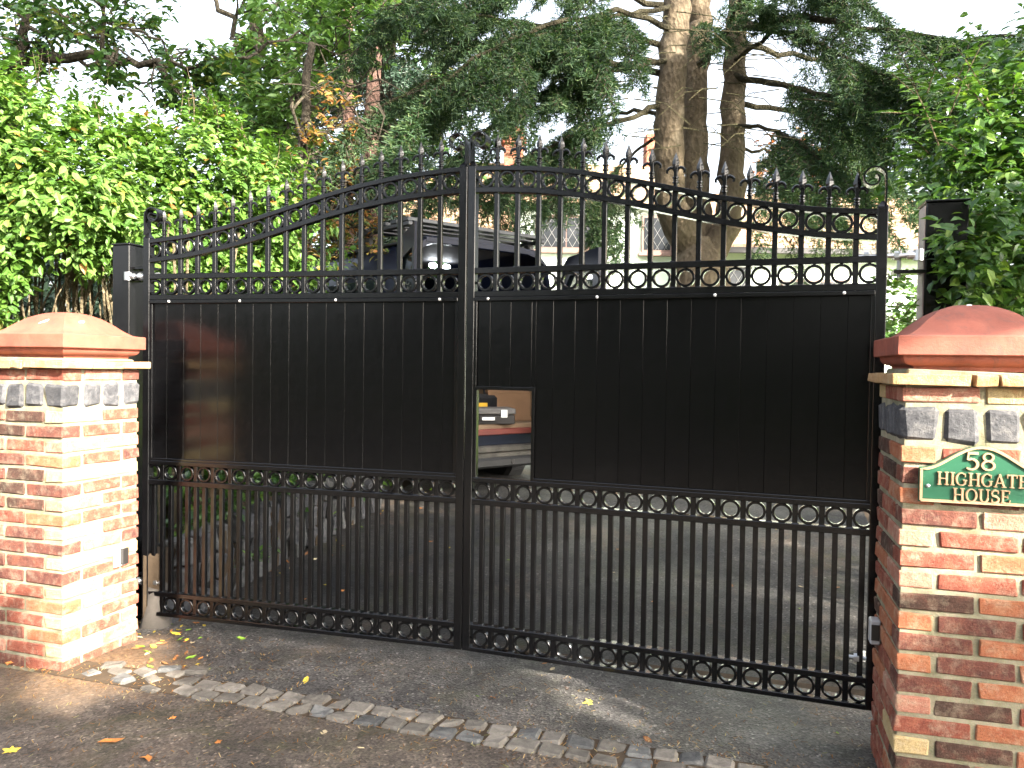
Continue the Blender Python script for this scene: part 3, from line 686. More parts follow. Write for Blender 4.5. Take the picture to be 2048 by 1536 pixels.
def curved_rail(name, s, top_off, h, parent):
    us = np.linspace(0.032, 1.542, 46); hy = 0.0185; V = []
    c = 0.002
    for u in us:
        z1 = crest(u) + top_off; z0 = z1 - h
        V += [(s * u, -hy + c, z0), (s * u, -hy, z0 + c), (s * u, -hy, z1 - c), (s * u, -hy + c, z1), (s * u, hy - c, z1), (s * u, hy, z1 - c), (s * u, hy, z0 + c), (s * u, hy - c, z0)]
    n = len(us)
    F = [(i * 8 + k, i * 8 + (k + 1) % 8, i * 8 + 8 + (k + 1) % 8, i * 8 + 8 + k) for i in range(n - 1) for k in range(8)]
    if s < 0: F = [f[::-1] for f in F]
    me = mesh_np(name, V, np.array(F), BLACK, True); me.set_sharp_from_angle(angle=math.radians(25)); return obj(name, me, parent)

def gate_leaf(s, yaw, label):
    g = thing('gate_leaf', label, 'gate', (GC[0], GC[1], 0.0), -yaw, 'leaves of the black double gate')
    def R(a, b): return (a, b) if s > 0 else (-b, -a)
    # stiles with pyramid tops
    for (u0, u1, zt) in ((0.003, 0.037, 2.066), (1.5395, 1.574, 1.816)):
        x0, x1 = R(u0, u1); st = cb('stile', x0, x1, -0.0195, 0.0195, 0.066, zt, BLACK, g, 0.002)
        xc = (x0 + x1) / 2; hx = (x1 - x0) / 2
        m = MB(); b = [(xc - hx, -0.0195, zt), (xc + hx, -0.0195, zt), (xc + hx, 0.0195, zt), (xc - hx, 0.0195, zt)]; tp = [(xc - 0.004, -0.004, zt + 0.022), (xc + 0.004, -0.004, zt + 0.022), (xc + 0.004, 0.004, zt + 0.022), (xc - 0.004, 0.004, zt + 0.022)]
        m.add(b + tp, np.array([(0, 1, 5, 4), (1, 2, 6, 5), (2, 3, 7, 6), (3, 0, 4, 7), (4, 5, 6, 7)])); m.build('stile_cap', BLACK, g)
    sc_in = obj('scroll', scroll_mesh(s), g, (s * 0.011, 0, 2.076))
    obj('scroll', scroll_mesh(-s), g, (s * 1.566, 0, 1.826))
    # straight rails
    for k, (z0, z1) in ZR.items():
        x0, x1 = R(0.035, 1.5415); cb('rail', x0, x1, -0.0185, 0.0185, z0 - 0.001, z1 + 0.001, BLACK, g, 0.002)
    curved_rail('rail', s, 0.0, 0.020, g); curved_rail('rail', s, -0.086, 0.022, g)
    # rings
    for u in CELLS:
        zs = [0.5 * (ZR['H'][1] + ZR['G'][0]), 0.5 * (ZR['F'][1] + ZR['E'][0]), 0.5 * (ZR['D'][1] + ZR['Cc'][0]), crest(u) - 0.053]
        for z in zs: obj('ring', RING, g, (s * u, 0, z))
    # bars, finials
    for u in POSTS:
        x0, x1 = R(u - 0.0094, u + 0.0094)
        rod('bar', s * u, ZR['D'][0] + 0.01, crest(u) - 0.006, (ZR['D'][1], ZR['Cc'][1]), g)
        rod('bar', s * u, ZR['H'][0] + 0.01, ZR['E'][0] + 0.01, (ZR['H'][1], ZR['G'][1], ZR['F'][1]), g)
        obj('spear_finial', FINIAL, g, (s * u, 0, crest(u) - 0.001))
    for u in CELLS:
        x0, x1 = R(u - 0.0094, u + 0.0094); rod('picket', s * u, ZR['G'][0] + 0.006, ZR['F'][0] + 0.006, (ZR['G'][1],), g)
    # boarded panel, set into a slim frame
    zp0, zp1 = 0.797, 1.514
    hole = (0.052, 0.290, 0.790, 1.150) if s > 0 else None
    x0, x1 = R(0.037, 1.5395)
    cb('panel_frame', x0, x1, -0.0215, 0.004, 1.5125, 1.5285, BLACK, g, 0.002)
    if not hole:
        cb('panel_frame', x0, x1, -0.013, 0.004, 0.787, 0.799, BLACK, g, 0.002)
    else:
        a, b = R(hole[1], 1.5395); cb('panel_frame', a, b, -0.013, 0.004, 0.787, 0.799, BLACK, g, 0.002)
    a, b = R(1.527, 1.540); cb('panel_frame', a, b, -0.013, 0.004, 0.799, 1.5125, BLACK, g, 0.0015)
    if hole:
        a, b = R(0.037, 0.048); cb('panel_frame', a, b, -0.013, 0.004, hole[3] + 0.016, 1.5125, BLACK, g, 0.0015)
        cb('hatch_frame', 0.037, hole[1] + 0.014, -0.014, 0.012, hole[3], hole[3] + 0.014, BLACK, g, 0.0015)
        cb('hatch_frame', hole[1], hole[1] + 0.013, -0.014, 0.012, 0.787, hole[3], BLACK, g, 0.0015)
        cb('hatch_frame', 0.037, hole[0], -0.0135, 0.012, 0.787, hole[3], BLACK, g, 0.0015)
    else:
        a, b = R(0.037, 0.050); cb('panel_frame', a, b, -0.013, 0.004, 0.799, 1.5125, BLACK, g, 0.0015)
    rb = random.Random(5 + s)
    if hole:
        cb('panel_back', 0.303, 1.528, 0.0065, 0.0085, 0.79, 1.515, BLACK, g, 0.0003); cb('panel_back', 0.038, 0.3025, 0.0065, 0.0085, hole[3] + 0.004, 1.515, BLACK, g, 0.0003)
    else: cb('panel_back', -1.528, -0.038, 0.0065, 0.0085, 0.79, 1.515, BLACK, g, 0.0003)
    u = 0.048; first = True
    while u < 1.527:
        u1 = min(1.527, u + (0.056 if first else PITCHG)); first = False
        z0 = zp0
        segs = [(u, u1)]
        if hole:
            out = []
            if u < hole[1] + 0.010:
                cut = min(u1, hole[1] + 0.012); out.append((u, cut, hole[3] + 0.010))
                if u1 > cut + 0.004: out.append((cut, u1, zp0))
                segs = out
        for sg in segs:
            zl = sg[2] if len(sg) > 2 else zp0
            a, b = R(sg[0] + 0.0001, sg[1] - 0.0001); dy = rb.uniform(-0.0003, 0.0003)
            o = cb('board', a, b, -0.003, 0.006, zl, zp1, PANEL, g, 0.0012); o.location.y += dy; o.rotation_euler.z = rb.gauss(0, 0.0022)
        u = u1
    # dome screws on the ledge
    m = MB(); m.tube([(0, 0, 0), (0, -0.003, 0), (0, -0.0055, 0), (0, -0.007, 0)], [0.0062, 0.0062, 0.0045, 0.0015], 10); sm = m.mesh('screw', WHITE, True)
    for u in ((0.115, 0.59, 1.06, 1.43) if s < 0 else (0.10, 0.555, 1.0, 1.44)):
        obj('screw', sm, g, (s * u, -0.0213, 1.521))
    # hinge rods through the outer stile
    for z in ((1.642, 0.216) if s < 0 else (1.648, 0.24)):
        m = MB(); d = s
        for (p, q, r, k) in ((1.480, 1.66, 0.0075, 12), (1.500, 1.5165, 0.0155, 6), (1.597, 1.612, 0.0155, 6), (1.637, 1.668, 0.0135, 12)):
            m.cyl((d * p, 0.0, z), (d * q, 0.0, z), r, k)
        m.cyl((d * 1.672, 0, z - 0.019), (d * 1.672, 0, z + 0.019), 0.017, 14)
        m.build('hinge_rod', STEEL, g)
    return g
gate_leaf(-1, YAW_L, 'left leaf of the black gate, unbroken boarded panel')
gate_leaf(1, YAW_R, 'right leaf of the black gate, square hole cut in its panel')

# ================================================================ POSTS, FOOTING, SENSORS
def gate_post(label, corner, yaw, w, h, sx):
    p = thing('gate_post', label, 'post', (corner[0], corner[1], 0.0), -yaw, 'black steel gate posts')
    x0, x1 = (0, w) if sx > 0 else (-w, 0)
    cb('post_shaft', x0, x1, 0, w, -0.05, h, BLACK, p, 0.004); cb('post_cap', x0 - 0.004, x1 + 0.004, -0.004, w + 0.004, h, h + 0.008, BLACK, p, 0.002)
    return p
gp = gate_post('square black post behind the left pier, holding the left leaf', (-1.797, 3.75), math.radians(18), 0.10, 1.79, -1)
for z in (1.655, 0.216):
    cb('hinge_bracket', -0.02, 0.10, 0.02, 0.085, z + 0.021, z + 0.033, BLACK, gp); cb('hinge_bracket', -0.02, 0.10, 0.02, 0.085, z - 0.033, z - 0.021, BLACK, gp)
    m = MB(); m.cyl((0.085, 0.05, z - 0.05), (0.085, 0.05, z + 0.06), 0.007, 10); m.build('hinge_pin', STEEL, gp)
gp = gate_post('square black post among the leaves behind the right pier', (1.512, 2.95), math.radians(16), 0.14, 1.872, 1)
for z in (1.648, 0.24):
    cb('hinge_bracket', -0.105, 0.02, 0.0, 0.06, z + 0.021, z + 0.035, BLACK, gp); cb('hinge_bracket', -0.105, 0.02, 0.0, 0.06, z - 0.035, z - 0.021, BLACK, gp)
    m = MB(); m.cyl((-0.085, 0.02, z - 0.05), (-0.085, 0.02, z + 0.05), 0.007, 10); m.build('hinge_pin', STEEL, gp)
cb('edge_strip', -0.006, -0.001, 0.006, 0.10, 0.3, 1.86, simple('primer_strip', (0.35, 0.28, 0.25), 0.6), gp)
# rough concrete footing by the left hinge post
rc = random.Random(4); V = []; lev = [(-0.05, 0.075), (0.05, 0.06), (0.10, 0.055), (0.15, 0.05), (0.19, 0.045), (0.21, 0.03)]
for z, r in lev:
    for k in range(10):
        a = 2 * PI * k / 10; V.append((r * math.cos(a) * (1 + rc.gauss(0, 0.09)), r * math.sin(a) * (1 + rc.gauss(0, 0.09)), z + rc.gauss(0, 0.006)))
F = [(i * 10 + k, i * 10 + (k + 1) % 10, i * 10 + 10 + (k + 1) % 10, i * 10 + 10 + k) for i in range(5) for k in range(10)]
me = mesh_np('concrete_stub', V, [np.array(F), np.array([[50 + k for k in range(10)]])], CONCRETE, True)
tag(obj('concrete_stub', me, None, (-1.655, 3.74, 0.0), (0, 0, 0.4)), 'rough grey concrete stub at the foot of the left hinge post', 'concrete stub')
# photocell on the left pier
ph = thing('photocell', 'small dark photocell on a pale plate on the left pier', 'sensor', (PL[0], PL[1], 0), -PLY)
cb('back_plate', 0.001, 0.008, 0.255, 0.318, 0.36, 0.44, WHITE, ph); cb('lens', 0.008, 0.026, 0.285, 0.318, 0.368, 0.437, DARKPL, ph)
ph = thing('photocell', 'upright grey photocell box on the inner side of the right pier', 'sensor', (PR[0], PR[1], 0), -PRY)
cb('sensor_body', -0.030, 0.0, 0.262, 0.31, 0.385, 0.463, GREYPL, ph, 0.004); cb('lens', -0.028, -0.004, 0.258, 0.262, 0.40, 0.45, DARKPL, ph)
p = at(1731, 1312, 2.95); bx = thing('switch_box', 'tiny white switch box low behind the right leaf', 'box', (p[0], p[1], p[2] - 0.02), -YAW_R)
cb('box_body', -0.012, 0.012, -0.012, 0.012, 0, 0.036, WHITE, bx, 0.002); cb('box_lid', -0.013, 0.013, -0.014, -0.012, 0.016, 0.037, WHITE, bx, 0.001)

# ================================================================ SUNLIT SPOTS (gaps shaped into the street trees' crowns)
for t in (0.02, 0.1, 0.2, 0.3, 0.4):
    for z in (0.1, 0.3, 0.5, 0.7, 0.9, 1.1, 1.3):
        q = PL + SD_L * t; lit((q[0], q[1], z), 0.10)
for (u, z, r) in ((-0.15, 1.30, 0.16), (-0.3, 1.1, 0.10), (-0.12, 0.95, 0.10), (-0.28, 0.75, 0.10), (-0.1, 0.6, 0.09), (-0.2, 0.45, 0.09), (-0.06, 0.3, 0.06), (-0.06, 0.8, 0.08)):
    q = PL + FR_L * u; lit((q[0], q[1], z), r)
for (u, z, r) in ((0.05, 1.32, 0.02), (0.2, 1.36, 0.03), (0.35, 1.32, 0.02), (0.02, 1.12, 0.09), (0.2, 1.1, 0.10), (0.33, 1.08, 0.09), (0.06, 0.97, 0.07), (0.2, 0.98, 0.09), (0.06, 0.86, 0.09), (0.18, 0.84, 0.09), (0.33, 0.93, 0.09),
                  (0.04, 0.76, 0.09), (0.15, 0.76, 0.08), (0.28, 0.79, 0.06), (0.05, 0.66, 0.08), (0.03, 0.56, 0.05)):
    q = PR + FR_R * u; lit((q[0], q[1], z), r)
for (x, y, r) in ((215, 1335, 0.15), (150, 1370, 0.10), (285, 1295, 0.13), (60, 1400, .06), (330, 1360, .04), (260, 1370, 0.06), (150, 1400, 0.05), (40, 1420, 0.04), (330, 1290, 0.05), (290, 1395, 0.04), (165, 1415, 0.05), (520, 1380, 0.03), (1200, 1430, 0.04), (1150, 1410, 0.05), (760, 1500, 0.03)):
    lit(on_ground(x, y), r - .05)
for (x, y) in ((1230, 1440), (1130, 1425), (820, 1530), (600, 1500), (420, 1440), (700, 1340), (980, 1500), (350, 1510)): lit(on_ground(x, y), -.09)
for x in range(0, 300, 55):
    for y in range(180, 560, 55): lit(at(x, y, 4.15), 0.17)
for x in range(300, 640, 60):
    for y in range(260, 540, 60): lit(at(x, y, 4.75), 0.17)
for (x, y, r) in ((1850, 240, 0.25), (1950, 220, 0.25), (2040, 260, 0.22), (1900, 330, 0.16), (1820, 330, 0.12)): lit(at(x, y, 3.3), r)

# ================================================================ PLANTS
def foliage(name, parent, P, D, Nn, L, Wd, mat, detail=True, kind='stuff', fold=0.16):
    V, F = leaf_cloud(P, D, Nn, L, Wd, fold, detail)
    o = obj(name, mesh_np(name, V, F, mat, False), parent)
    if kind: o['kind'] = kind
    return o
def single_leaf(mat):
    V, F = leaf_cloud(np.zeros((1, 3)), np.array([[1.0, 0, 0]]), np.array([[0, 0, 1.0]]), np.array([1.0]), np.array([0.56]), 0.2)
    return mesh_np('leaf', V, F, mat, False)
def frame(d, n):
    d = d / np.linalg.norm(d); b = np.cross(n, d); b /= np.linalg.norm(b) + 1e-9; u = np.cross(d, b)
    return Matrix(((d[0], b[0], u[0]), (d[1], b[1], u[1]), (d[2], b[2], u[2])))
def near_leaves(parent, P, D, Nn, L, mat, k=290):
    """the nearest, largest leaves as objects; returns the mask of the others"""
    d = np.linalg.norm(P - np.array([0, 0, CAM_H]), axis=1)
    q = P - np.array([0, 0, CAM_H]); z = q @ FW; px = 1024 + FPX * (q @ RT) / z; py = 768 - FPX * (q @ UPV) / z
    vis = (px > 0) & (px < 2048) & (py > 0) & (py < 900) & (z > 0)
    sc = np.where(vis, L / d, 0) * RNG.uniform(0.8, 1.2, len(P)); pickd = np.argsort(-sc)[:k]
    me = single_leaf(mat)
    for i in pickd:
        m = frame(D[i], Nn[i]) @ Matrix.Diagonal((L[i], L[i], L[i])); m4 = m.to_4x4(); m4.translation = Vector(P[i])
        o = obj('leaf', me, parent); o.matrix_local = m4
    r = np.ones(len(P), bool); r[pickd] = False; return r

def blob_hedge(root, blobs, n, leaf, mat, cut=None, shell=0.30, twist=0.7, down=0.25, sprigs=0):
    """leaves in the outer shell of overlapping ellipsoids (centre, radii)"""
    vol = np.array([b[1][0] * b[1][1] + b[1][1] * b[1][2] + b[1][0] * b[1][2] for b in blobs]); cnt = (n * vol / vol.sum()).astype(int)
    Ps, Ns = [], []
    for (c, r), k in zip(blobs, cnt):
        c = np.array(c, float); r = np.array(r, float); nc = max(3, k // 20); dc = rand_dir(nc)
        dc[:, 1] = np.where(dc[:, 1] > 0.35, -dc[:, 1], dc[:, 1])
        rad = 1 - shell * RNG.random(nc) ** 1.4 + 0.06 * RNG.normal(size=nc)
        w = 0.10 * np.sin(7 * dc[:, 0] + 3 * dc[:, 2] + c[0] * 5) + 0.09 * np.sin(11 * dc[:, 2] - 5 * dc[:, 1] + c[2] * 3)
        cc = c + dc * r * (rad + w)[:, None]; ow = dc / r; ow /= np.linalg.norm(ow, axis=1)[:, None]
        ax = ow * 0.8 + np.array([0, 0, 0.5]) + 0.5 * rand_dir(nc); ax /= np.linalg.norm(ax, axis=1)[:, None]
        ci = np.repeat(np.arange(nc), 20); t = RNG.uniform(-1, 1, len(ci))
        Ps.append(cc[ci] + ax[ci] * (t * 0.10)[:, None] + RNG.normal(size=(len(ci), 3)) * 0.024); Ns.append(ow[ci])
    P = np.concatenate(Ps); O = np.concatenate(Ns); O /= np.linalg.norm(O, axis=1)[:, None]
    if cut is not None:
        m = cut(P); P, O = P[m], O[m]
    n = len(P)
    Nn = O * 0.55 + np.array([0, 0, 0.75]) + rand_dir(n) * twist; Nn /= np.linalg.norm(Nn, axis=1)[:, None]
    D = O * 0.6 + rand_dir(n) * 0.9 + np.array([0, 0, -down]); D -= (D * Nn).sum(1)[:, None] * Nn
    L = leaf * RNG.uniform(0.65, 1.25, n)
    return P, D, Nn, L

# ---- left privet hedge
hedge = thing('privet_hedge', 'sunlit bright green privet hedge over bare stems on the left', 'hedge', (-2.3, 4.6, 0))
hm = Matrix.Translation((2.3, -4.6, 0))
def rel(P, root): return P - np.array(root.location)
bl = []
for (x, y, Y, r) in ((-260, 345, 4.5, .6), (-470, 340, 4.5, .62), (-680, 350, 4.5, .62), (-360, 520, 4.4, .55), (-160, 500, 4.4, .5), (-60, 345, 4.5, .6), (60, 370, 4.5, .6), (150, 400, 4.55, .54), (240, 425, 4.65, .5), (330, 405, 4.9, .5), (420, 390, 5.0, .5), (500, 430, 5.1, .44), (560, 465, 5.25, .38), (200, 370, 4.7, .40), (400, 350, 5.05, .38), (480, 400, 5.2, .36), (-30, 470, 4.4, .42), (70, 475, 4.25, .30), (165, 480, 4.3, .28), (120, 430, 4.25, .34), (235, 455, 4.4, .28), (10, 500, 4.2, .30), (-20, 600, 4.2, .26),
                      (330, 520, 4.9, .42), (430, 540, 5.05, .42), (530, 560, 5.2, .36), (100, 450, 4.45, .45), (0, 440, 4.4, .45), (380, 700, 4.95, .38), (430, 880, 5.05, .36), (420, 1000, 5.1, .30), (500, 760, 5.2, .36), (340, 950, 4.8, .26)):
    bl.append((at(x, y, Y), (r, r * 0.85, r)))
def hcut(P):
    q = P - np.array([0, 0, CAM_H]); z = q @ FW; px = 1024 + FPX * (q @ RT) / z; py = 768 - FPX * (q @ UPV) / z
    lowleft = (px < 285) & (px > 40 + 14 * np.sin(py / 17)) & (py > 512 + 36 * np.sin(px / 23.0) + RNG.normal(size=len(P)) * 28)
    t = (P[:, :2] - GC) @ GN
    clear = np.where(px < 285, (P[:, :2] - PL) @ SD_L > 0.50, t > 0.30)
    return ~lowleft & clear & ((P[:, 2] > gz(P[:, 0], P[:, 1]) + 0.03))
P, D, Nn, L = blob_hedge(hedge, bl, 50000, 0.062, PRIVET, hcut)
rest = near_leaves(hedge, rel(P, hedge), D, Nn, L, PRIVET) if False else None
d_ = np.linalg.norm(P - np.array([0, 0, CAM_H]), axis=1)
def split_leaves(root, P, D, Nn, L, mat, wr=0.56, k=290, name='foliage', detail=True):
    q = P - np.array([0, 0, CAM_H]); z = q @ FW; px = 1024 + FPX * (q @ RT) / z; py = 768 - FPX * (q @ UPV) / z
    vis = (px > 0) & (px < 2048) & (py > 0) & (py < 700) & (z > 0)
    sc = np.where(vis, L / np.maximum(z, 0.1), 0) * RNG.uniform(0.75, 1.25, len(P)); pk = np.argsort(-sc)[:k]
    me = single_leaf(mat)
    for i in pk:
        m4 = (frame(D[i], Nn[i]) @ Matrix.Diagonal((L[i], L[i], L[i]))).to_4x4(); m4.translation = Vector(P[i] - np.array(root.location))
        o = obj('leaf', me, root); o.matrix_local = m4
    r = np.ones(len(P), bool); r[pk] = False
    foliage(name, root, rel(P[r], root), D[r], Nn[r], L[r], L[r] * wr, mat, detail)
split_leaves(hedge, P, D, Nn, L, PRIVET)
# upright sprigs standing out of the hedge top
Ps, Ds, Ns, Ls = [], [], [], []; tw = MB()
for (x, y) in [(RNG.uniform(-20, 620), 0) for _ in range(60)]:
    top = np.interp(x, [0, 100, 200, 260, 330, 400, 450, 520, 600, 640], [150, 180, 235, 265, 235, 225, 250, 305, 390, 430]); Y = np.interp(x, [0, 200, 400, 600], [4.6, 4.7, 5.0, 5.2])
    b = at(x, top + 60, Y + RNG.normal() * 0.15); h = RNG.uniform(0.18, 0.42); ln = np.array([RNG.normal() * 0.08, RNG.normal() * 0.05, h])
    pts = [b + ln * t + np.array([0.03 * math.sin(3 * t), 0, 0]) for t in np.linspace(0, 1, 5)]; tw.tube(rel(np.array(pts), hedge), [0.004, 0.0035, 0.003, 0.002, 0.001], 4)
    for t in np.linspace(0.1, 1.0, 9):
        for s in (-1, 1):
            Ps.append(b + ln * t); a = RNG.uniform(0, 2 * PI); Ds.append((math.cos(a) * s, math.sin(a) * s * 0.6, 0.45)); Ns.append((-math.cos(a) * s * .4, 0, 0.9)); Ls.append(0.055 * (1.25 - 0.6 * t) * RNG.uniform(.8, 1.2))
tw.build('twigs', STEM, hedge)['kind'] = 'stuff'
Ps, Ds, Ns, Ls = map(np.array, (Ps, Ds, Ns, Ls)); foliage('foliage', hedge, rel(Ps, hedge), Ds, Ns, Ls, Ls * 0.5, PRIVET)
# bare stems
for i in range(64):
    x = RNG.uniform(-30, 290) if i < 54 else RNG.uniform(300, 430); Y = RNG.uniform(4.35, 4.95); r = RNG.uniform(0.008, 0.019)
    b = at(x, 1000, Y); b[2] = -0.02; pts = []
    lean = RNG.normal() * 0.14; ly = RNG.normal() * 0.05; w = RNG.uniform(0, 6)
    for t in np.linspace(0, 1, 9): pts.append(b + np.array([lean * t * t + 0.025 * math.sin(w + 5 * t), ly * t, 2.0 * t]))
    m = MB(); m.tube(rel(np.array(pts), hedge), np.linspace(r, r * 0.45, 9), 6)
    if RNG.random() < 0.6:
        k = RNG.integers(3, 6); s = RNG.choice([-1, 1]); q = pts[k]
        m.tube(rel(np.array([q, q + np.array([s * .08, 0, .14]), q + np.array([s * .13, .02, .36]), q + np.array([s * .24, .02, .55])]), hedge), [r * .5, r * .45, r * .35, r * .2], 5)
    o = m.build('stem', STEM, hedge, True)

# ---- right hedge shrub
rh = thing('hedge_shrub', 'dark glossy leaved shrub rising behind the right pier and post', 'shrub', (2.1, 3.7, 0))
bl = []
for (x, y, Y, r) in ((2280, 330, 3.5, .5), (2500, 360, 3.5, .5), (2300, 600, 3.4, .5), (1980, 420, 3.45, .42), (2060, 330, 3.5, .45), (1920, 330, 3.6, .32), (2000, 250, 3.7, .34), (2080, 200, 3.8, .38), (1900, 240, 3.75, .22), (1990, 560, 3.40, .34), (2080, 520, 3.4, .42), (1900, 500, 3.45, .17), (1860, 410, 3.65, .16), (2080, 620, 3.3, .3), (1985, 640, 3.45, .3), (1840, 330, 3.8, .18), (1905, 520, 2.93, .10), (1900, 560, 2.92, .10), (1910, 470, 2.95, .10), (1950, 470, 2.93, .12), (1900, 620, 2.9, .10), (1950, 560, 2.9, .12), (1930, 500, 2.92, .13), (1925, 600, 2.9, .12), (1975, 520, 2.98, .17), (2040, 470, 2.95, .2), (2060, 600, 2.9, .2), (1960, 430, 3.05, .13), (2100, 800, 3.3, .35), (1960, 800, 3.5, .3)):
    bl.append((at(x, y, Y), (r, r * 0.9, r)))
def rcut(P):
    t = (P[:, :2] - PR) @ SD_R
    inpost = (np.abs((P[:, :2] - np.array([1.512, 2.95])) @ FR_R - 0.07) < 0.10) & (np.abs((P[:, :2] - np.array([1.512, 2.95])) @ SD_R - 0.07) < 0.11)
    q = P - np.array([0, 0, CAM_H]); z = q @ FW; px = 1024 + FPX * (q @ RT) / z; py = 768 - FPX * (q @ UPV) / z
    hidepost = (px > 1825) & (px < np.maximum(1850, 1905 - .9 * (py - 415)) + RNG.normal(size=len(P)) * 16) & (py > 415) & (py < 660) & (z < 3.25)
    gap = (px < 1850 - 0.0 * py) & (py > 395)
    return (t > 0.52) & ~inpost & ~hidepost & ~gap
P, D, Nn, L = blob_hedge(rh, bl, 16000, 0.056, PRIVET_B, rcut, 0.4)
split_leaves(rh, P, D, Nn, L, PRIVET_B, 0.6)
Ps, Ds, Ns, Ls = [], [], [], []; tw = MB()
for i in range(70):
    x, y = (RNG.uniform(1790, 2060), RNG.uniform(110, 330)) if i < 48 else (RNG.uniform(1850, 2060), RNG.uniform(330, 560)); Y = RNG.uniform(3.2, 3.9) if i < 48 else RNG.uniform(2.95, 3.2)
    b = at(x + 40, y + 60, Y); ln = np.array([RNG.uniform(-0.30, 0.12), RNG.uniform(-.12, .05), RNG.uniform(0.05, 0.34) if i < 48 else RNG.uniform(-.2, .1)])
    if (b[:2] - PR) @ SD_R < 0.6 or ((b + ln)[:2] - PR) @ SD_R < 0.5: continue
    pts = [b + ln * t - np.array([0, 0, 0.06 * t * t]) for t in np.linspace(0, 1, 5)]; tw.tube(rel(np.array(pts), rh), [0.0035, 0.003, 0.0025, 0.002, 0.001], 4)
    for t in np.linspace(0.1, 1.0, 9):
        for s in (-1, 1):
            a = RNG.uniform(0, 2 * PI); Ps.append(b + ln * t - np.array([0, 0, 0.06 * t * t])); Ds.append((math.cos(a) * s, math.sin(a) * s * 0.6, 0.1)); Ns.append((RNG.normal() * .3, RNG.normal() * .3 - .2, 0.9)); Ls.append(0.052 * (1.2 - 0.5 * t) * RNG.uniform(.8, 1.25))
tw.build('twigs', STEM, rh)['kind'] = 'stuff'
Ps, Ds, Ns, Ls = map(np.array, (Ps, Ds, Ns, Ls)); foliage('foliage', rh, rel(Ps, rh), Ds, Ns, Ls, Ls * 0.55, PRIVET_B)
m = MB()
for i in range(9):
    b = at(RNG.uniform(1920, 2090), 900, RNG.uniform(3.35, 3.8)); b[2] = 0; m.tube(rel(np.array([b, b + [0.03, 0, .6], b + [0, .03, 1.2], b + [.06, 0, 1.9]]), rh), [.016, .013, .01, .006], 6)
m.build('stems', STEM, rh)

# ---- generic tree: limbs given as polylines, leaf clusters around listed points
def wob(pts, n=14, amp=0.04):
    P = np.asarray(pts, float); s = np.concatenate([[0], np.cumsum(np.linalg.norm(np.diff(P, axis=0), axis=1))]); t = np.linspace(0, s[-1], n)
    Q = np.stack([np.interp(t, s, P[:, k]) for k in range(3)], 1)
    for _ in range(2): Q[1:-1] = 0.25 * Q[:-2] + 0.5 * Q[1:-1] + 0.25 * Q[2:]
    Q[1:-1] += RNG.normal(size=(n - 2, 3)) * amp; return Q
def cluster_tree(root, clusters, leaf, mat, wr=0.5, droop=0.5, twigmat=BARK_D, limbs=None, keep=None, detail=True, name='crown', flat=0.7):
    Ps, Ds, Ns, Ls = [], [], [], []; tw = MB(); lp = None if limbs is None else np.concatenate(limbs)
    for (c, r, n) in clusters:
        c = np.array(c, float)
        if lp is not None:
            j = np.argmin(np.linalg.norm(lp - c, axis=1)); a = lp[j]
            if np.linalg.norm(a - c) < 2.5: tw.tube(rel(wob([a, (a + c) / 2 + [0, 0, .08], c], 6, 0.03), root), np.linspace(0.014, 0.004, 6), 4, False)
        for k in range(int(max(2, n // 14))):
            d = rand_dir(1)[0] * np.array([1, 1, 0.6]); e = c + d * r * RNG.uniform(.6, 1.1) - np.array([0, 0, 0.12 * r])
            tw.tube(rel(np.array([c, (c + e) / 2 + [0, 0, .03], e]), root), [0.005, 0.003, 0.0015], 3, False)
            kk = 14; t = RNG.uniform(0.25, 1.05, kk)
            p = c + (e - c) * t[:, None] + RNG.normal(size=(kk, 3)) * 0.035
            out = (e - c) / np.linalg.norm(e - c)
            dd = out * 0.6 + rand_dir(kk) * 0.8 + np.array([0, 0, -droop]); nn = rand_dir(kk) * flat + np.array([0, -0.2, 1.0])
            Ps.append(p); Ds.append(dd); Ns.append(nn); Ls.append(leaf * RNG.uniform(.6, 1.25, kk))
    P, D, Nn, L = (np.concatenate(v) for v in (Ps, Ds, Ns, Ls))
    if keep is not None:
        m = keep(P); P, D, Nn, L = P[m], D[m], Nn[m], L[m]
    Nn /= np.linalg.norm(Nn, axis=1)[:, None]; D -= (D * Nn).sum(1)[:, None] * Nn
    foliage(name, root, rel(P, root), D, Nn, L, L * wr, mat, detail)
    if tw.n: tw.build('twigs', twigmat, root)['kind'] = 'stuff'
def in_poly(poly, n):
    poly = np.array(poly, float); lo, hi = poly.min(0), poly.max(0); out = []
    while len(out) < n:
        p = RNG.uniform(lo, hi); ins = False; j = len(poly) - 1
        for i in range(len(poly)):
            if (poly[i][1] > p[1]) != (poly[j][1] > p[1]) and p[0] < (poly[j][0] - poly[i][0]) * (p[1] - poly[i][1]) / (poly[j][1] - poly[i][1]) + poly[i][0]: ins = not ins
            j = i
        if ins: out.append(p)
    return out
def region(poly, n, Y0, Y1, r, k): return [(at(p[0], p[1], RNG.uniform(Y0, Y1)), r * RNG.uniform(.8, 1.2), k) for p in in_poly(poly, n)]

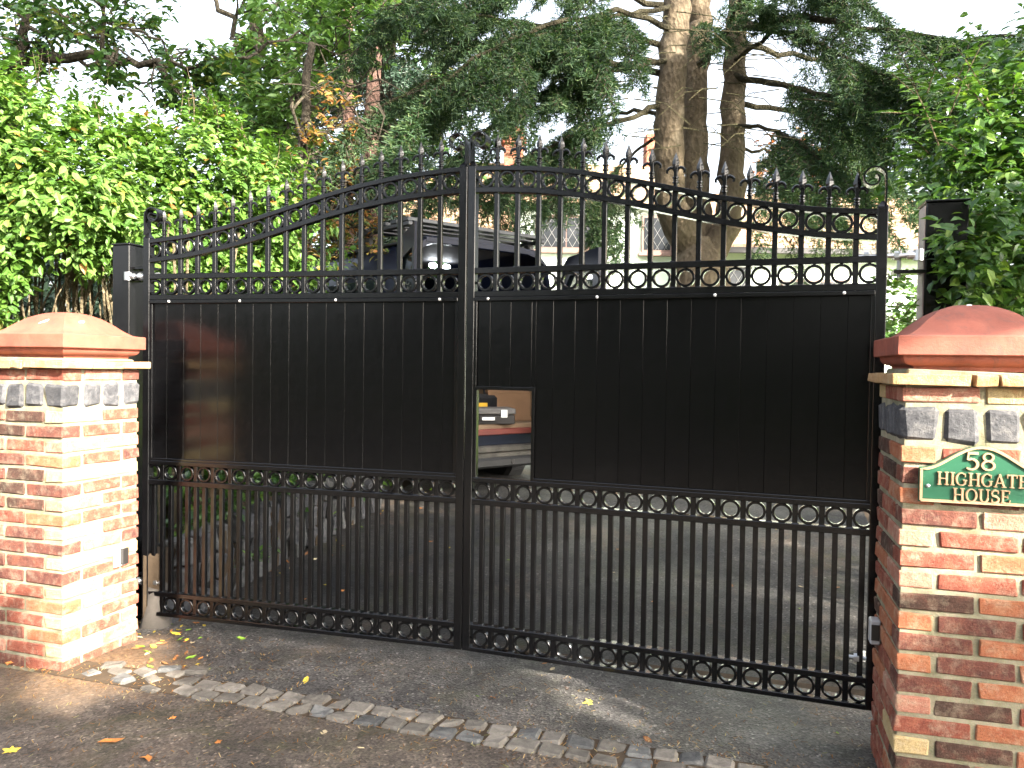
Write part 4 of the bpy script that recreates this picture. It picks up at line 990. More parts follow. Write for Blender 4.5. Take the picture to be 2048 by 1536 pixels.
# overhanging tree, upper left
ot = thing('overhanging_tree', 'broadleaf tree with a long dark branch overhanging the left hedge', 'tree', (-4.6, 7.0, 0))
limbs = [wob([(-4.6, 7.0, 0), (-4.55, 6.95, 2.2), (-4.3, 6.9, 3.7)], 12, .03), wob([(-4.3, 6.9, 3.7), at(0, 122, 6.6), at(150, 112, 6.4), at(280, 128, 6.3), at(340, 150, 6.2), at(360, 190, 6.2)], 22, .02),
         wob([at(280, 128, 6.3), at(400, 122, 6.3), at(520, 100, 6.4), at(600, 60, 6.5)], 12, .03), wob([(-4.3, 6.9, 3.7), at(60, 60, 6.6), at(90, -60, 6.6)], 10, .03), wob([at(205, 115, 6.4), at(208, 30, 6.4), at(215, -60, 6.4)], 8, .01), wob([at(60, 55, 6.6), at(170, 75, 6.5), at(260, 60, 6.4)], 8, .03), wob([at(150, 112, 6.4), at(260, 160, 6.3), at(300, 205, 6.3)], 8, .03)]
rad = [np.linspace(.16, .11, 12), np.linspace(.062, .018, 22), np.linspace(.022, .008, 12), np.linspace(.05, .02, 10), np.linspace(.02, .01, 8), np.linspace(.02, .008, 8), np.linspace(.018, .007, 8)]
for i, (l, r) in enumerate(zip(limbs, rad)):
    m = MB(); m.tube(rel(l, ot), r, 8); m.build('trunk' if i == 0 else 'limb', BARK_D, ot, True)
cl = region([(-40, -40), (330, -40), (330, 60), (310, 110), (240, 130), (130, 140), (40, 150), (-40, 200)], 40, 6.0, 7.2, .27, 56)
cl += region([(250, 90), (480, 120), (520, 230), (430, 240), (330, 170)], 17, 6.0, 7.0, .25, 70)
cl += region([(160, 150), (330, 160), (420, 230), (330, 220)], 5, 6.0, 6.8, .15, 42)
cluster_tree(ot, cl, 0.085, BROAD, 0.55, .5, BARK_D, limbs[1:])

# pale green tree, middle
pt = thing('broadleaf_tree', 'lush pale green broadleaf tree between the overhanging branch and the conifer', 'tree', (-3.0, 8.6, 0))
limbs = [wob([(-3.0, 8.6, 0), (-2.95, 8.6, 2.4), (-2.8, 8.5, 4.4), (-2.7, 8.5, 6)], 14, .03), wob([(-2.9, 8.6, 2.6), at(560, 250, 8.2), at(640, 120, 8)], 10, .04), wob([(-2.8, 8.5, 4.2), at(480, 60, 8), at(420, -20, 8)], 10, .04), wob([(-2.9, 8.6, 3.2), at(420, 190, 8.1)], 8, .04)]
for i, (l, r) in enumerate(zip(limbs, [.14, .06, .05, .04])):
    m = MB(); m.tube(rel(l, pt), np.linspace(r, r * .4, len(l)), 8); m.build('trunk' if i == 0 else 'limb', BARK_D, pt, True)
cl = region([(450, -40), (760, -40), (790, 70), (700, 130), (640, 110), (560, 60), (500, 40)], 34, 7.2, 8.6, .34, 84)
cl += region([(450, 120), (560, 80), (640, 140), (610, 230), (560, 310), (500, 270), (450, 220)], 34, 7.2, 8.6, .34, 84)
cl += region([(560, 300), (650, 280), (660, 460), (600, 480)], 14, 7.4, 8.6, .3, 70)
cluster_tree(pt, cl, 0.10, BROAD_L, 0.52, .7, BARK_D, limbs)

# browned tree
bt = thing('browned_tree', 'small tree with orange brown withered leaves behind the left leaf', 'tree', (-1.95, 6.75, 0.2))
limbs = [wob([(-1.95, 6.75, .2), (-1.9, 6.75, 1.4), (-1.8, 6.7, 2.6), (-1.7, 6.7, 3.9)], 14, .02), wob([(-1.9, 6.75, 1.6), at(680, 380, 6.5), at(735, 270, 6.4)], 9, .03), wob([(-1.85, 6.7, 2.2), at(610, 290, 6.4), at(585, 220, 6.3)], 9, .03)]
for i, (l, r) in enumerate(zip(limbs, [.08, .03, .03])):
    m = MB(); m.tube(rel(l, bt), np.linspace(r, r * .4, len(l)), 8); m.build('trunk' if i == 0 else 'limb', BARK_D, bt, True)
cl = region([(570, 180), (680, 170), (745, 260), (740, 400), (660, 440), (610, 330)], 26, 6.1, 6.8, .17, 28) + region([(610, 400), (740, 380), (770, 470), (700, 540), (640, 560)], 18, 6.1, 6.7, .2, 42)
cluster_tree(bt, cl, 0.06, BROWN, 0.5, .6, BARK_D, limbs)
for (x, y, r) in ((620, 220, .2), (660, 300, .2), (710, 250, .2), (700, 360, .2), (640, 380, .2)): lit(at(x, y, 6.4), r)
# tangle of bare twigs in front of the conifer
m = MB()
for i in range(120):
    a = at(RNG.uniform(630, 770), RNG.uniform(90, 420), RNG.uniform(6.4, 7.6)); d = rand_dir(1)[0] * np.array([.5, .3, .35])
    m.tube(rel(np.array([a, a + d * .5 + rand_dir(1)[0] * .05, a + d + [0, 0, -.1]]), bt), [.008, .006, .003], 3, False)
m.build('bare_twigs', BARK_D, bt)['kind'] = 'stuff'

# ---- conifers
def conifer_spray(root, branches, mat, name, seg=0.11, nn=10, nl=0.045, w=0.0075, side=0.45, dens=1.0, droop=0.35, sidelen=0.5, blade_keep=None):
    """branches = list of polylines (n,3): side shoots with needle blades along them"""
    Ps, Ds, Ls = [], [], []; tw = MB()
    for Q in branches:
        seglen = np.linalg.norm(np.diff(Q, axis=0), axis=1).sum(); n = max(4, int(seglen / 0.085 * dens))
        s = np.linspace(0, 1, len(Q)); t = np.linspace(0.12, 1, n)
        C = np.stack([np.interp(t, s, Q[:, k]) for k in range(3)], 1); T = np.gradient(C, axis=0); T /= np.linalg.norm(T, axis=1)[:, None] + 1e-9
        for i in range(n):
            sd = np.cross(T[i], [0, 0, 1.0]); sd /= np.linalg.norm(sd) + 1e-9; sg = 1 if i % 2 else -1
            ln = sidelen * (1.05 - 0.75 * t[i]) * RNG.uniform(.5, 1.2)
            d = T[i] * 0.65 + sd * sg * side * 1.8 + np.array([0, 0, -0.12]) + RNG.normal(size=3) * 0.12; d /= np.linalg.norm(d)
            k = max(2, int(ln / 0.06)); u = np.linspace(0.1, 1, k)
            pts = C[i] + d * (u * ln)[:, None] + np.array([0, 0, -1.0]) * (droop * ln * u ** 2)[:, None]
            tw.tube(rel(np.vstack([C[i], pts[len(pts) // 2], pts[-1]]), root), [0.005, 0.0035, 0.002], 3, False)
            dd = np.gradient(np.vstack([C[i], pts]), axis=0)[1:]
            Ps.append(pts); Ds.append(dd + RNG.normal(size=(k, 3)) * 0.01); Ls.append(np.full(k, seg))
            # little tertiary shoots
            for sg2 in (-1, 1):
                q = pts + RNG.normal(size=(k, 3)) * 0.01; dn = np.cross(dd, [0, 0, 1.0]) * sg2; dn /= np.linalg.norm(dn, axis=1)[:, None] + 1e-9
                Ps.append(q); Ds.append(dn * 0.8 + dd / (np.linalg.norm(dd, axis=1)[:, None] + 1e-9) * 0.7 + np.array([0, 0, -0.25])); Ls.append(np.full(k, seg * 0.95))
    P, D, L = np.concatenate(Ps), np.concatenate(Ds), np.concatenate(Ls)
    V, F = needles(rel(P, root), D, L, nn, nl, w)
    o = obj(name, mesh_np(name, V, F, mat, False), root); o['kind'] = 'stuff'
    tw.build('twigs', BARK_D, root)['kind'] = 'stuff'
    return len(P)

# dark conifer, centre left
dc = thing('dark_conifer', 'tall very dark conifer behind the middle of the gate', 'conifer', (-1.75, 10.6, 0.2))
m = MB(); m.tube(rel(wob([(-1.75, 10.6, .2), (-1.75, 10.6, 3), (-1.7, 10.6, 7)], 10, .02), dc), np.linspace(.22, .12, 10), 10); m.build('trunk', BARK_D, dc, True)
br = []
for i in range(64):
    z = RNG.uniform(1.0, 6.6); a = RNG.uniform(PI * 0.95, PI * 2.05); ln = RNG.uniform(.7, 1.25)
    b = np.array([-1.75, 10.6, z]); d = np.array([math.cos(a), math.sin(a) * .9, 0]); br.append(np.array([b + d * ln * t + np.array([0, 0, -.35 * t * t * ln]) for t in np.linspace(0, 1, 6)]))
conifer_spray(dc, br, YEW, 'crown', .13, 9, .07, .014, droop=.5, sidelen=.55, dens=.9)
# two brownish columnar trunks seen beside it
for i, (x, w) in enumerate(((690, .10), (742, .12))):
    t = thing('tree_trunk', ('slim bare brown trunk left of the dark conifer' if i == 0 else 'thicker bare brown trunk close against the dark conifer'), 'trunk', tuple(at(x, 560, 9.3)[:2]) + (0.25,))
    m = MB(); m.tube(wob([(0, 0, 0), (.02, 0, 1.6), (0, 0, 3.2), (.03, 0, 5.5)], 10, .015), np.linspace(w, w * .6, 10), 8); m.build('bark', bark('red_bark_%s' % 'ab'[i], (.06, .035, .028), (.11, .065, .05), (.17, .11, .08)), t, True)

# ---- the cedar with three stems
CY = 8.6
cd = thing('cedar', 'big three-stemmed cedar with drooping needle branches behind the right leaf', 'cedar', tuple(at(1400, 600, CY)[:2]) + (0.28,))
def tk(pts, Y=CY): return np.array([at(x, y, Y + dy) for x, y, dy in pts])
m = MB(); q = at(1400, 600, CY); q[2] = 0.25
Pb = np.vstack([[q], tk([(1400, 610, 0), (1398, 565, 0), (1400, 520, 0), (1398, 475, 0)])]); m.tube(rel(wob(Pb, 14, .008), cd), np.array([.46, .42, .40, .385, .375, .37, .365, .36, .355, .345, .33, .30, .24, .12]), 20); m.build('trunk', BARK, cd, True)
for pts, r0, r1 in (([(1385, 500, 0.02), (1345, 440, -.08), (1338, 360, -.1), (1338, 260, -.1), (1345, 130, -.1), (1354, 0, -.1), (1362, -90, -.1)], .168, .135),
                    ([(1402, 500, 0.1), (1394, 420, .2), (1390, 330, .24), (1389, 220, .26), (1394, 100, .26), (1401, -20, .26), (1404, -90, .26)], .15, .125),
                    ([(1415, 520, -0.02), (1448, 478, 0), (1462, 410, .05), (1466, 330, .08), (1466, 220, .08), (1468, 110, .08), (1478, 0, .08), (1486, -90, .08)], .155, .10)):
    m = MB(); m.tube(rel(wob(tk(pts), 24, .012), cd), np.linspace(r0, r1, 24) * (1 + 0.03 * RNG.normal(size=24)), 16); m.build('trunk', BARK, cd, True)
LB = [  # pixel polylines with depth offsets: main limbs
 ([(1466, 60, 0), (1530, 45, -.3), (1650, 38, -.8), (1740, 60, -1.2), (1880, 80, -1.7), (2060, 72, -2.2)], .06), ([(1340, 95, 0), (1260, 70, -.4), (1140, 62, -.9), (1010, 40, -1.4), (880, 20, -1.8)], .05),
 ([(1338, 150, 0), (1250, 120, -.3), (1150, 125, -.7), (1040, 110, -1.1), (920, 135, -1.5), (800, 190, -1.9), (690, 260, -2.2)], .055), ([(1336, 130, .3), (1210, 100, .6), (1060, 75, .9), (930, 90, 1.2)], .05),
 ([(1470, 150, 0), (1580, 175, -.4), (1690, 195, -.9), (1800, 250, -1.2), (1900, 290, -1.5)], .05), ([(1468, 210, .2), (1560, 215, .3), (1660, 240, .4), (1740, 300, .5), (1800, 380, .6)], .05),
 ([(1470, 120, 0), (1540, 70, -.3), (1600, 30, -.6), (1680, -30, -1)], .04), ([(1395, 130, 0), (1440, 90, -.2), (1470, 20, -.4), (1500, -40, -.6)], .055), ([(1337, 200, 0), (1280, 230, -.5), (1180, 260, -.9), (1080, 300, -1.3), (1000, 345, -1.6)], .045),
 ([(1335, 230, .4), (1240, 220, .7), (1140, 260, 1.0), (1080, 330, 1.3)], .04), ([(1466, 250, 0), (1560, 262, -.6), (1620, 300, -1), (1680, 350, -1.3)], .035), ([(1350, 20, 0), (1220, -20, -.6), (1060, -30, -1.2), (900, -20, -1.7), (760, 20, -2.1)], .05),
 ([(1480, 0, 0), (1600, -40, -.5), (1760, -40, -1)], .045), ([(1335, 260, 0), (1270, 300, .1), (1220, 360, .2), (1200, 430, .3)], .03), ([(1466, 300, .2), (1530, 300, .3), (1590, 345, .4), (1660, 400, .5)], .03),
 ([(1350, 60, -.1), (1230, 20, -.9), (1060, 60, -1.6), (930, 120, -2.2), (820, 230, -2.5), (740, 330, -2.6)], .045), ([(1350, 10, -.1), (1200, 40, -1.0), (1020, 90, -1.8), (900, 190, -2.3)], .04), ([(1340, 120, -.1), (1200, 150, -.8), (1060, 190, -1.3), (960, 260, -1.7), (900, 330, -1.8)], .04),
 ([(1468, 90, .1), (1600, 110, .6), (1760, 150, 1.2), (1930, 180, 1.8)], .05), ([(1475, 40, 0), (1640, 90, -.6), (1790, 160, -1.2), (1950, 240, -1.8)], .04)]
br = []
for pts, r in LB:
    Q = wob(tk(pts), 18, .013); m = MB(); m.tube(rel(Q, cd), np.linspace(r, r * .22, 18) * .72, 8); m.build('limb', LIMB, cd, True)
    tot = np.linalg.norm(np.diff(Q, axis=0), axis=1).sum(); br.append(Q[8:])
    nb = int(tot / (0.19 if pts[-1][0] > 1400 else 0.29))
    for k in range(nb):
        t = RNG.uniform(.28, 1.0); i = min(16, int(t * 17)); b = Q[i]; T = Q[i + 1] - Q[i]; T /= np.linalg.norm(T); sd = np.cross(T, [0, 0, 1.0]); sg = 1 if k % 2 else -1
        ln = RNG.uniform(.45, 1.1) * (1.2 - .5 * t); d = T * .7 + sd * sg * RNG.uniform(.2, .9) + np.array([0, 0, RNG.uniform(-.2, .15)]); d /= np.linalg.norm(d); dr = RNG.uniform(.2, .9)
        br.append(np.array([b + d * ln * u - np.array([0, 0, dr * ln * u * u]) for u in np.linspace(0, 1, 6)]))
# hanging curtains in front of the house
for (x, y, Y, l) in ((975, 385, 8.0, .45), (1000, 370, 8.1, .55), (1195, 380, 8.3, .75), (1215, 370, 8.4, .8), (1180, 390, 8.3, .5), (1050, 330, 8.0, .4), (1130, 330, 8.2, .4), (1500, 330, 8.8, .5), (1545, 320, 8.8, .5), (1570, 330, 8.8, .6), (1640, 330, 8.9, .5), (1690, 320, 8.9, .5), (1600, 340, 8.9, .6), (1660, 400, 9, .4), (1100, 330, 8.2, .5), (1160, 340, 8.3, .7), (1020, 350, 8.0, .5), (1240, 360, 8.6, .4), (1620, 390, 9, .35), (905, 330, 8, .4)):
    b = at(x, y, Y); br.append(np.array([b + np.array([.12 * math.sin(2 * u), -.1 * u, -l * u]) for u in np.linspace(0, 1, 6)]))
nsh = conifer_spray(cd, br, CEDAR, 'needles', .10, 11, .048, .0085, droop=.55, sidelen=.22, dens=1.9)
# dead bare twigs hanging around the stems
m = MB()
for i in range(100):
    x = RNG.choice([1320, 1450, 1490]) + RNG.normal() * 70; a = at(x, RNG.uniform(20, 300), CY + RNG.uniform(-1.0, .6)); s = RNG.choice([-1, 1]); l = RNG.uniform(.2, .75)
    m.tube(rel(np.array([a, a + [s * l * .5, -.1, -l * .12], a + [s * l * .9, -.15, -l * .5]]), cd), [.008, .006, .003], 3, False)
m.build('dead_twigs', bark('lichen_twig', (.035, .03, .017), (.07, .062, .03), (.11, .10, .05)), cd)['kind'] = 'stuff'

# ---- further background planting
ct = thing('copper_tree', 'reddish copper leaved tree seen through the cedar on the right', 'tree', (4.6, 15.5, .3))
limbs = [wob([(4.6, 15.5, .3), (4.6, 15.5, 2.5), (4.7, 15.5, 5.2)], 10, .03)]
m = MB(); m.tube(rel(limbs[0], ct), np.linspace(.16, .06, 10), 8); m.build('trunk', BARK_D, ct, True)
cluster_tree(ct, region([(1520, 280), (1700, 270), (1760, 370), (1680, 440), (1540, 400)], 30, 14.5, 16.5, .5, 56), .12, COPPER, .6, .5, BARK_D, limbs, None, False)
def far_tree(label, xy, trunkh, poly, n, Y0, Y1, r, k, leaf, mat):
    t = thing('background_tree', label, 'tree', (xy[0], xy[1], .3))
    l = [wob([(xy[0], xy[1], .3), (xy[0], xy[1], trunkh * .6), (xy[0] + .1, xy[1], trunkh)], 8, .03)]
    m = MB(); m.tube(rel(l[0], t), np.linspace(.2, .08, 8), 8); m.build('trunk', BARK_D, t, True)
    cluster_tree(t, region(poly, n, Y0, Y1, r, k), leaf, mat, .6, .5, BARK_D, l, None, False)
far_tree('deep green tree filling the gap behind the browned tree', (-3.4, 13.0), 6, [(520, 60), (900, 40), (920, 330), (860, 430), (640, 580), (560, 520), (560, 330)], 80, 12.0, 14.5, .75, 70, .17, BROAD)
far_tree('shaded green tree behind the left hedge, left of all others', (-8.5, 12.0), 6, [(-200, 360), (60, 380), (300, 400), (560, 430), (560, 640), (-200, 640)], 50, 10.5, 13, .7, 56, .17, BROAD)
far_tree('light green bush on the lawn right of the right leaf', (6.6, 13.0), 2.4, [(1735, 560), (1850, 540), (1870, 660), (1740, 670)], 14, 12, 13.5, .4, 42, .12, BROAD_L)
far_tree('yellow green tree above the right shrub, furthest right', (9.5, 15.0), 6.0, [(1800, 330), (2120, 330), (2120, 640), (1900, 640)], 40, 13.5, 16.5, .8, 56, .18, BROAD_L)
# leafy plants low behind the right leaf's hinge
lp = thing('leafy_plant', 'small leafy plant between the right leaf and the right post', 'plant', tuple(at(1800, 660, 4.2)[:2]) + (0,))
cl = [(at(x, y, Y), .10, 42) for x, y, Y in ((1790, 640, 4.2), (1800, 610, 4.4), (1815, 650, 4.3), (1785, 560, 4.5), (1810, 560, 4.5), (1800, 700, 4.2), (1800, 800, 4.2), (1800, 950, 4.2))]
cluster_tree(lp, cl, .06, PRIVET, .55, .3, STEM)
# grass on the lawn
n = 9000; a = RNG.uniform(3.3, 12, n); b = RNG.uniform(2.4, 14, n); pxy = SETT0 + a[:, None] * AX + b[:, None] * BX
P = np.column_stack([pxy, gz(pxy[:, 0], pxy[:, 1])]); D = rand_dir(n) * .4 + [0, 0, 1.0]; V, F = needles(P, D, np.full(n, .02), 3, .09, .008)
tag(obj('grass', mesh_np('grass', V, F, leaf_mat('grass_blade', [(0, (.09, .16, .03)), (1, (.2, .28, .06))], .3))), kind='stuff')
# ivy and undergrowth under the hedge, left edge of the drive
iv = thing('ivy', 'dark green ivy trailing over the low stone wall beside the drive', 'ivy', (-1.5, 4.6, 0))
cl = [(np.array([-1.64 + .31 * t + RNG.normal() * .05, 4.15 + .95 * t + RNG.normal() * .05, RNG.uniform(.12, .75) + .08 * t]), .12, 42) for t in RNG.uniform(0, 2.0, 60)]
cluster_tree(iv, cl, .055, PRIVET_B, .7, .5, BARK_D)
# low rubble wall along the drive's left edge
rw = thing('rubble_wall', 'low grey rubble wall along the left edge of the drive', 'wall', (-1.5, 4.6, 0))
rs = random.Random(9)
for row in range(3):
    t = -.35 + .05 * row
    while t < 1.75:
        w = rs.uniform(.06, .13); p = np.array([-1.55 + .31 * t, 4.15 + .95 * t]); me = lump('stone', .12, w - .012, .13, GRANITE if rs.random() < .6 else SETT2, .012, rs)
        obj('stone', me, rw, (p[0] + 1.5 + rs.gauss(0, .008), p[1] - 4.6, float(gz(*p)) + .055 + .13 * row), (rs.gauss(0, .04), rs.gauss(0, .05), -.315 + rs.gauss(0, .05))); t += w
m = MB(); 
for t in np.linspace(-.2, 1.6, 5):
    p = np.array([-1.60 + .31 * t, 4.15 + .95 * t]); m.box(p[0] + 1.5 - .05, p[0] + 1.5 + .04, p[1] - 4.6 - .26, p[1] - 4.6 + .26, -.1, .36 + .09 * t * .6, .01)
m.build('earth_fill', EARTH, rw)

# ================================================================ VAN
VZ = 0.20
NAVY, _nt, _b = new_mat('navy_paint'); _b.inputs['Base Color'].default_value = (.004, .006, .015, 1); _b.inputs['Roughness'].default_value = .3; _b.inputs['Specular IOR Level'].default_value = .16
GLASS, _nt, _b = new_mat('tinted_glass'); _b.inputs['Base Color'].default_value = (.02, .028, .026, 1); _b.inputs['Roughness'].default_value = .04; _b.inputs['Specular IOR Level'].default_value = .7; _b.inputs['Alpha'].default_value = .75
PLY = simple('plywood', (.15, .10, .06), .7, 0, .3, .3, 4, .2, 40)
GREYM = simple('grey_slat', (.04, .042, .045), .45, .3, .5, .15)
RUB = simple('rubber', (.015, .015, .015), .8)
BUMP = simple('grey_bumper', (.014, .014, .014), .55, 0, .4, .25, 12, .2)
DIRTY = simple('worn_metal', (.05, .046, .039), .5, .3, .4, .6, 9, .3)
REDM = simple('red_sill_paint', (.11, .02, .014), .5, 0, .4, .2)
INT = simple('van_lining', (.03, .03, .033), .7)
W, LV, HV = 1.52, 4.2, 2.03
vp = at(797, 700, 5.72)
van = thing('van', 'dark navy van parked askew with both rear doors open and a slatted roof rack', 'van', (vp[0], vp[1], VZ), math.radians(39))
def vb(name, *a, mat=NAVY, b=.006, parent=van, **k):
    m = MB(); m.box(*a, b); return m.build(name, mat, parent, **k)
# body shell built from sections: rounded roof profile with tumblehome
def section(y, inset=0.0, x_in=0.0):
    pts = []
    prof = [(0.0, .30), (0.0, .95), (.02, 1.25), (.07, 1.72), (.11, 1.88), (.20, 1.975), (.36, 2.01), (.76, 2.03)]
    left = [(x + inset, y, z - (inset if z > 1.9 else 0)) for x, z in prof]; right = [(W - x - inset, y, z - (inset if z > 1.9 else 0)) for x, z in prof[:-1]][::-1]
    return left + right
ys = [0.0, .06, 1.0, 2.4, 3.0]
sh = MB(); secs = [section(y, 0.0 if y > 0 else .012) for y in ys]; k = len(secs[0])
ins = [section(y, .045) for y in ys]
V = [p for s in secs for p in s]; F = [(i * k + j, (i + 1) * k + j, (i + 1) * k + j + 1, i * k + j + 1) for i in range(len(ys) - 1) for j in range(k - 1)]
sh.add(V, np.array(F)); V2 = [p for s in ins for p in s]; sh.add(V2, np.array([f[::-1] for f in F]))
rim = secs[0] + ins[0]; sh.add(rim, np.array([(j + 1, j, k + j, k + j + 1) for j in range(k - 1)]))
sh.build('body', NAVY, van, True)
vb('rear_header', .22, W - .22, -.002, .055, 1.945, 1.99)
# cab front and bonnet
cab = MB(); f = [section(3.0), [(.02, 3.1, .3), (.02, 3.1, .95), (.04, 3.12, 1.22), (.11, 3.2, 1.55), (.16, 3.24, 1.72), (.24, 3.28, 1.8), (.38, 3.3, 1.84), (.76, 3.32, 1.86)]]
f[1] = f[1] + [(W - x, y, z) for x, y, z in f[1][:-1]][::-1]
nose = [(.05, 4.15, .3), (.05, 4.2, .8), (.06, 4.1, 1.0), (.10, 3.95, 1.06), (.16, 3.85, 1.1), (.24, 3.8, 1.12), (.38, 3.8, 1.13), (.76, 3.8, 1.14)]; nose = nose + [(W - x, y, z) for x, y, z in nose[:-1]][::-1]; f.append(nose)
V = [p for s in f for p in s]; cab.add(V, np.array([(i * k + j, (i + 1) * k + j, (i + 1) * k + j + 1, i * k + j + 1) for i in range(2) for j in range(k - 1)]), np.array([[2 * k + j for j in range(k)]])); cab.build('cab', NAVY, van, True)
vb('side_window', -.004, .03, .35, 1.45, 1.22, 1.68, mat=GLASS).rotation_euler.y = 0.0
vb('side_window', -.004, .03, 1.7, 2.7, 1.22, 1.66, mat=GLASS)
for yy in (.62, 3.15):
    for xx in (0.02, W - .20):
        wv = MB(); wv.tube([(xx, yy, .31), (xx + .02, yy, .31), (xx + .16, yy, .31), (xx + .18, yy, .31)], [.27, .31, .31, .27], 24); wh = wv.build('wheel', RUB, van)
        m = MB(); m.tube([(xx - .004 if xx < .5 else xx + .15, yy, .31), (xx + .02 if xx < .5 else xx + .184, yy, .31)], [.19, .19], 16); m.build('hub', GREYM, wh)
# loading sill, floor, bumper
vb('load_floor', .05, W - .05, .02, 2.6, .545, .585, mat=PLY)
vb('red_sill', .09, W - .09, -.012, .03, .505, .552, mat=REDM)
vb('lower_panel', .02, W - .02, 0.0, .04, .42, .508)
vb('step_plate', .03, W - .03, -.06, .02, .37, .425, mat=DIRTY, b=.012); vb('step_lip', .03, W - .03, -.055, .0, .33, .37, mat=DIRTY, b=.008)
bm_ = vb('bumper', .0, W, -.085, .05, .255, .335, mat=BUMP, b=.02); m = MB(); m.tube([(1.0, -.084, .298), (1.0, -.09, .298)], [.022, .018], 16); m.build('tow_cover', DARKPL, bm_)
for xx in (.012, W - .085): vb('tail_light', xx, xx + .073, -.012, .02, .72, 1.05, mat=simple('red_lens', (.3, .02, .015), .2), b=.01)
# lining: plywood right side, bulkhead, shelving battens at left
vb('ply_lining', W - .10, W - .075, .08, 2.5, .62, 1.55, mat=PLY); vb('ply_lining', .085, .10, .3, 2.5, .62, 1.4, mat=PLY)
vb('bulkhead', .06, W - .06, 2.55, 2.6, .58, 1.9, mat=INT)
for i, (x0, y0, z1) in enumerate(((.16, .16, 1.78), (.225, .18, 1.72), (.28, .2, 1.60), (.20, .26, 1.82))):
    vb('batten', x0, x0 + .04, y0, y0 + .03, .585, z1, mat=(PLY if i % 2 else WHITE), b=.002)
vb('shelf', .11, .45, .5, 2.4, 1.0, 1.025, mat=PLY); vb('shelf', .11, .45, .5, 2.4, 1.38, 1.405, mat=PLY)
LAMP, _nt, _b = new_mat('lit_lamp'); _b.inputs['Emission Color'].default_value = (.9, .95, 1, 1); _b.inputs['Emission Strength'].default_value = 14
for xx in (.874, 1.015):
    m = MB(); m.tube([(xx - .035, .9, 1.91), (xx - .02, .9, 1.91), (xx + .02, .9, 1.91), (xx + .035, .9, 1.91)], [.012, .022, .022, .012], 10); m.build('lamp', LAMP, van)
vb('roof_lining', .16, W - .16,   .10, 2.5, 1.955, 1.975, mat=INT, b=.004)
# open rear doors
def door(name, hx, ang, label):
    d = obj(name, None, van, (hx, -.01, 0), (0, 0, ang)); d['label'] = label
    sgn = 1
    prof = [(0.0, .52), (0.0, 1.0), (.03, 1.3), (.09, 1.78), (.16, 1.93), (.66, 1.93), (.66, .52)]
    m = MB(); a = [(x, -.02, z) for x, z in prof]; b = [(x, .025, z) for x, z in prof]; n = len(prof)
    return d, prof
DW = .69
for hx, ang, s, lab in ((.0, math.radians(-112), 1, 'left rear door, swung wide open'), (W, math.radians(75), -1, 'right rear door, swung open against the house')):
    piv = MB(); T, w2 = .045, DW
    prof = [(.0, .50), (.0, 1.0), (.02, 1.25), (.06, 1.70), (.10, 1.86), (.20, 1.93), (DW, 1.95), (DW, .50)]
    wprof = [(.09, 1.18), (.11, 1.45), (.15, 1.68), (.24, 1.78), (DW - .08, 1.80), (DW - .08, 1.18)]
    P3 = lambda pr, y: [(s * x, y, z) for x, z in pr]
    n1, n2 = len(prof), len(wprof)
    # skin with a window opening: ring between outer profile and window profile on both faces
    for y in (-T / 2, T / 2):
        oi = [(0, 0), (1, 0), (2, 1), (3, 2), (4, 3), (5, 3), (6, 4), (7, 5)]
        V = P3(prof, y) + P3(wprof, y); F4, F3 = [], []
        for q in range(n1):
            a, b = oi[q], oi[(q + 1) % n1]
            if a[1] == b[1]: F3.append((a[0], b[0], n1 + a[1]))
            else: F4.append((a[0], b[0], n1 + b[1], n1 + a[1]))
        piv.add(V, np.array(F4), np.array(F3))
    V = P3(prof, -T / 2) + P3(prof, T / 2); piv.add(V, np.array([(q, (q + 1) % n1, n1 + (q + 1) % n1, n1 + q) for q in range(n1)]))
    V = P3(wprof, -T / 2) + P3(wprof, T / 2); piv.add(V, np.array([(q, (q + 1) % n2, n2 + (q + 1) % n2, n2 + q) for q in range(n2)]))
    d = piv.build('rear_door', NAVY, van); d.location = (hx, -.012, 0); d.rotation_euler.z = ang * 1.0; d['label'] = lab
    g = MB(); g.add(P3(wprof, -.008) + P3(wprof, .008), np.array([list(range(n2)), [n2 + q for q in range(n2)][::-1]]), np.array([(q, (q + 1) % n2, n2 + (q + 1) % n2, n2 + q) for q in range(n2)])); g.build('door_window', GLASS, d)
    h = MB(); h.box(min(s * .06, s * (DW - .06)), max(s * .06, s * (DW - .06)), .0225 if s > 0 else .0225, .032, .56, 1.12, .004); h.build('door_card', INT if s < 0 else WHITE, d)
# roof rack of cross slats
rk = MB(); 
for i in range(5):
    y = .06 + .16 * i; o = vb('rack_slat', .10, W - .10, y, y + .09, 2.095, 2.125, mat=GREYM, b=.004)
for xx in (.10, W - .14): vb('rack_rail', xx, xx + .04, .05, .84, 2.06, 2.094, mat=GREYM)
for xx in (.13, W - .19):
    for yy in (.15, .7): vb('rack_foot', xx, xx + .06, yy, yy + .08, 1.93, 2.06, mat=DARKPL, b=.01)
van.rotation_euler = (0, 0, math.radians(39))
VM = Matrix.Translation(Vector((vp[0], vp[1], VZ))) @ Matrix.Rotation(math.radians(39), 4, 'Z')
def vw(x, y, z): q = VM @ Vector((x, y, z)); return (q.x, q.y, q.z)
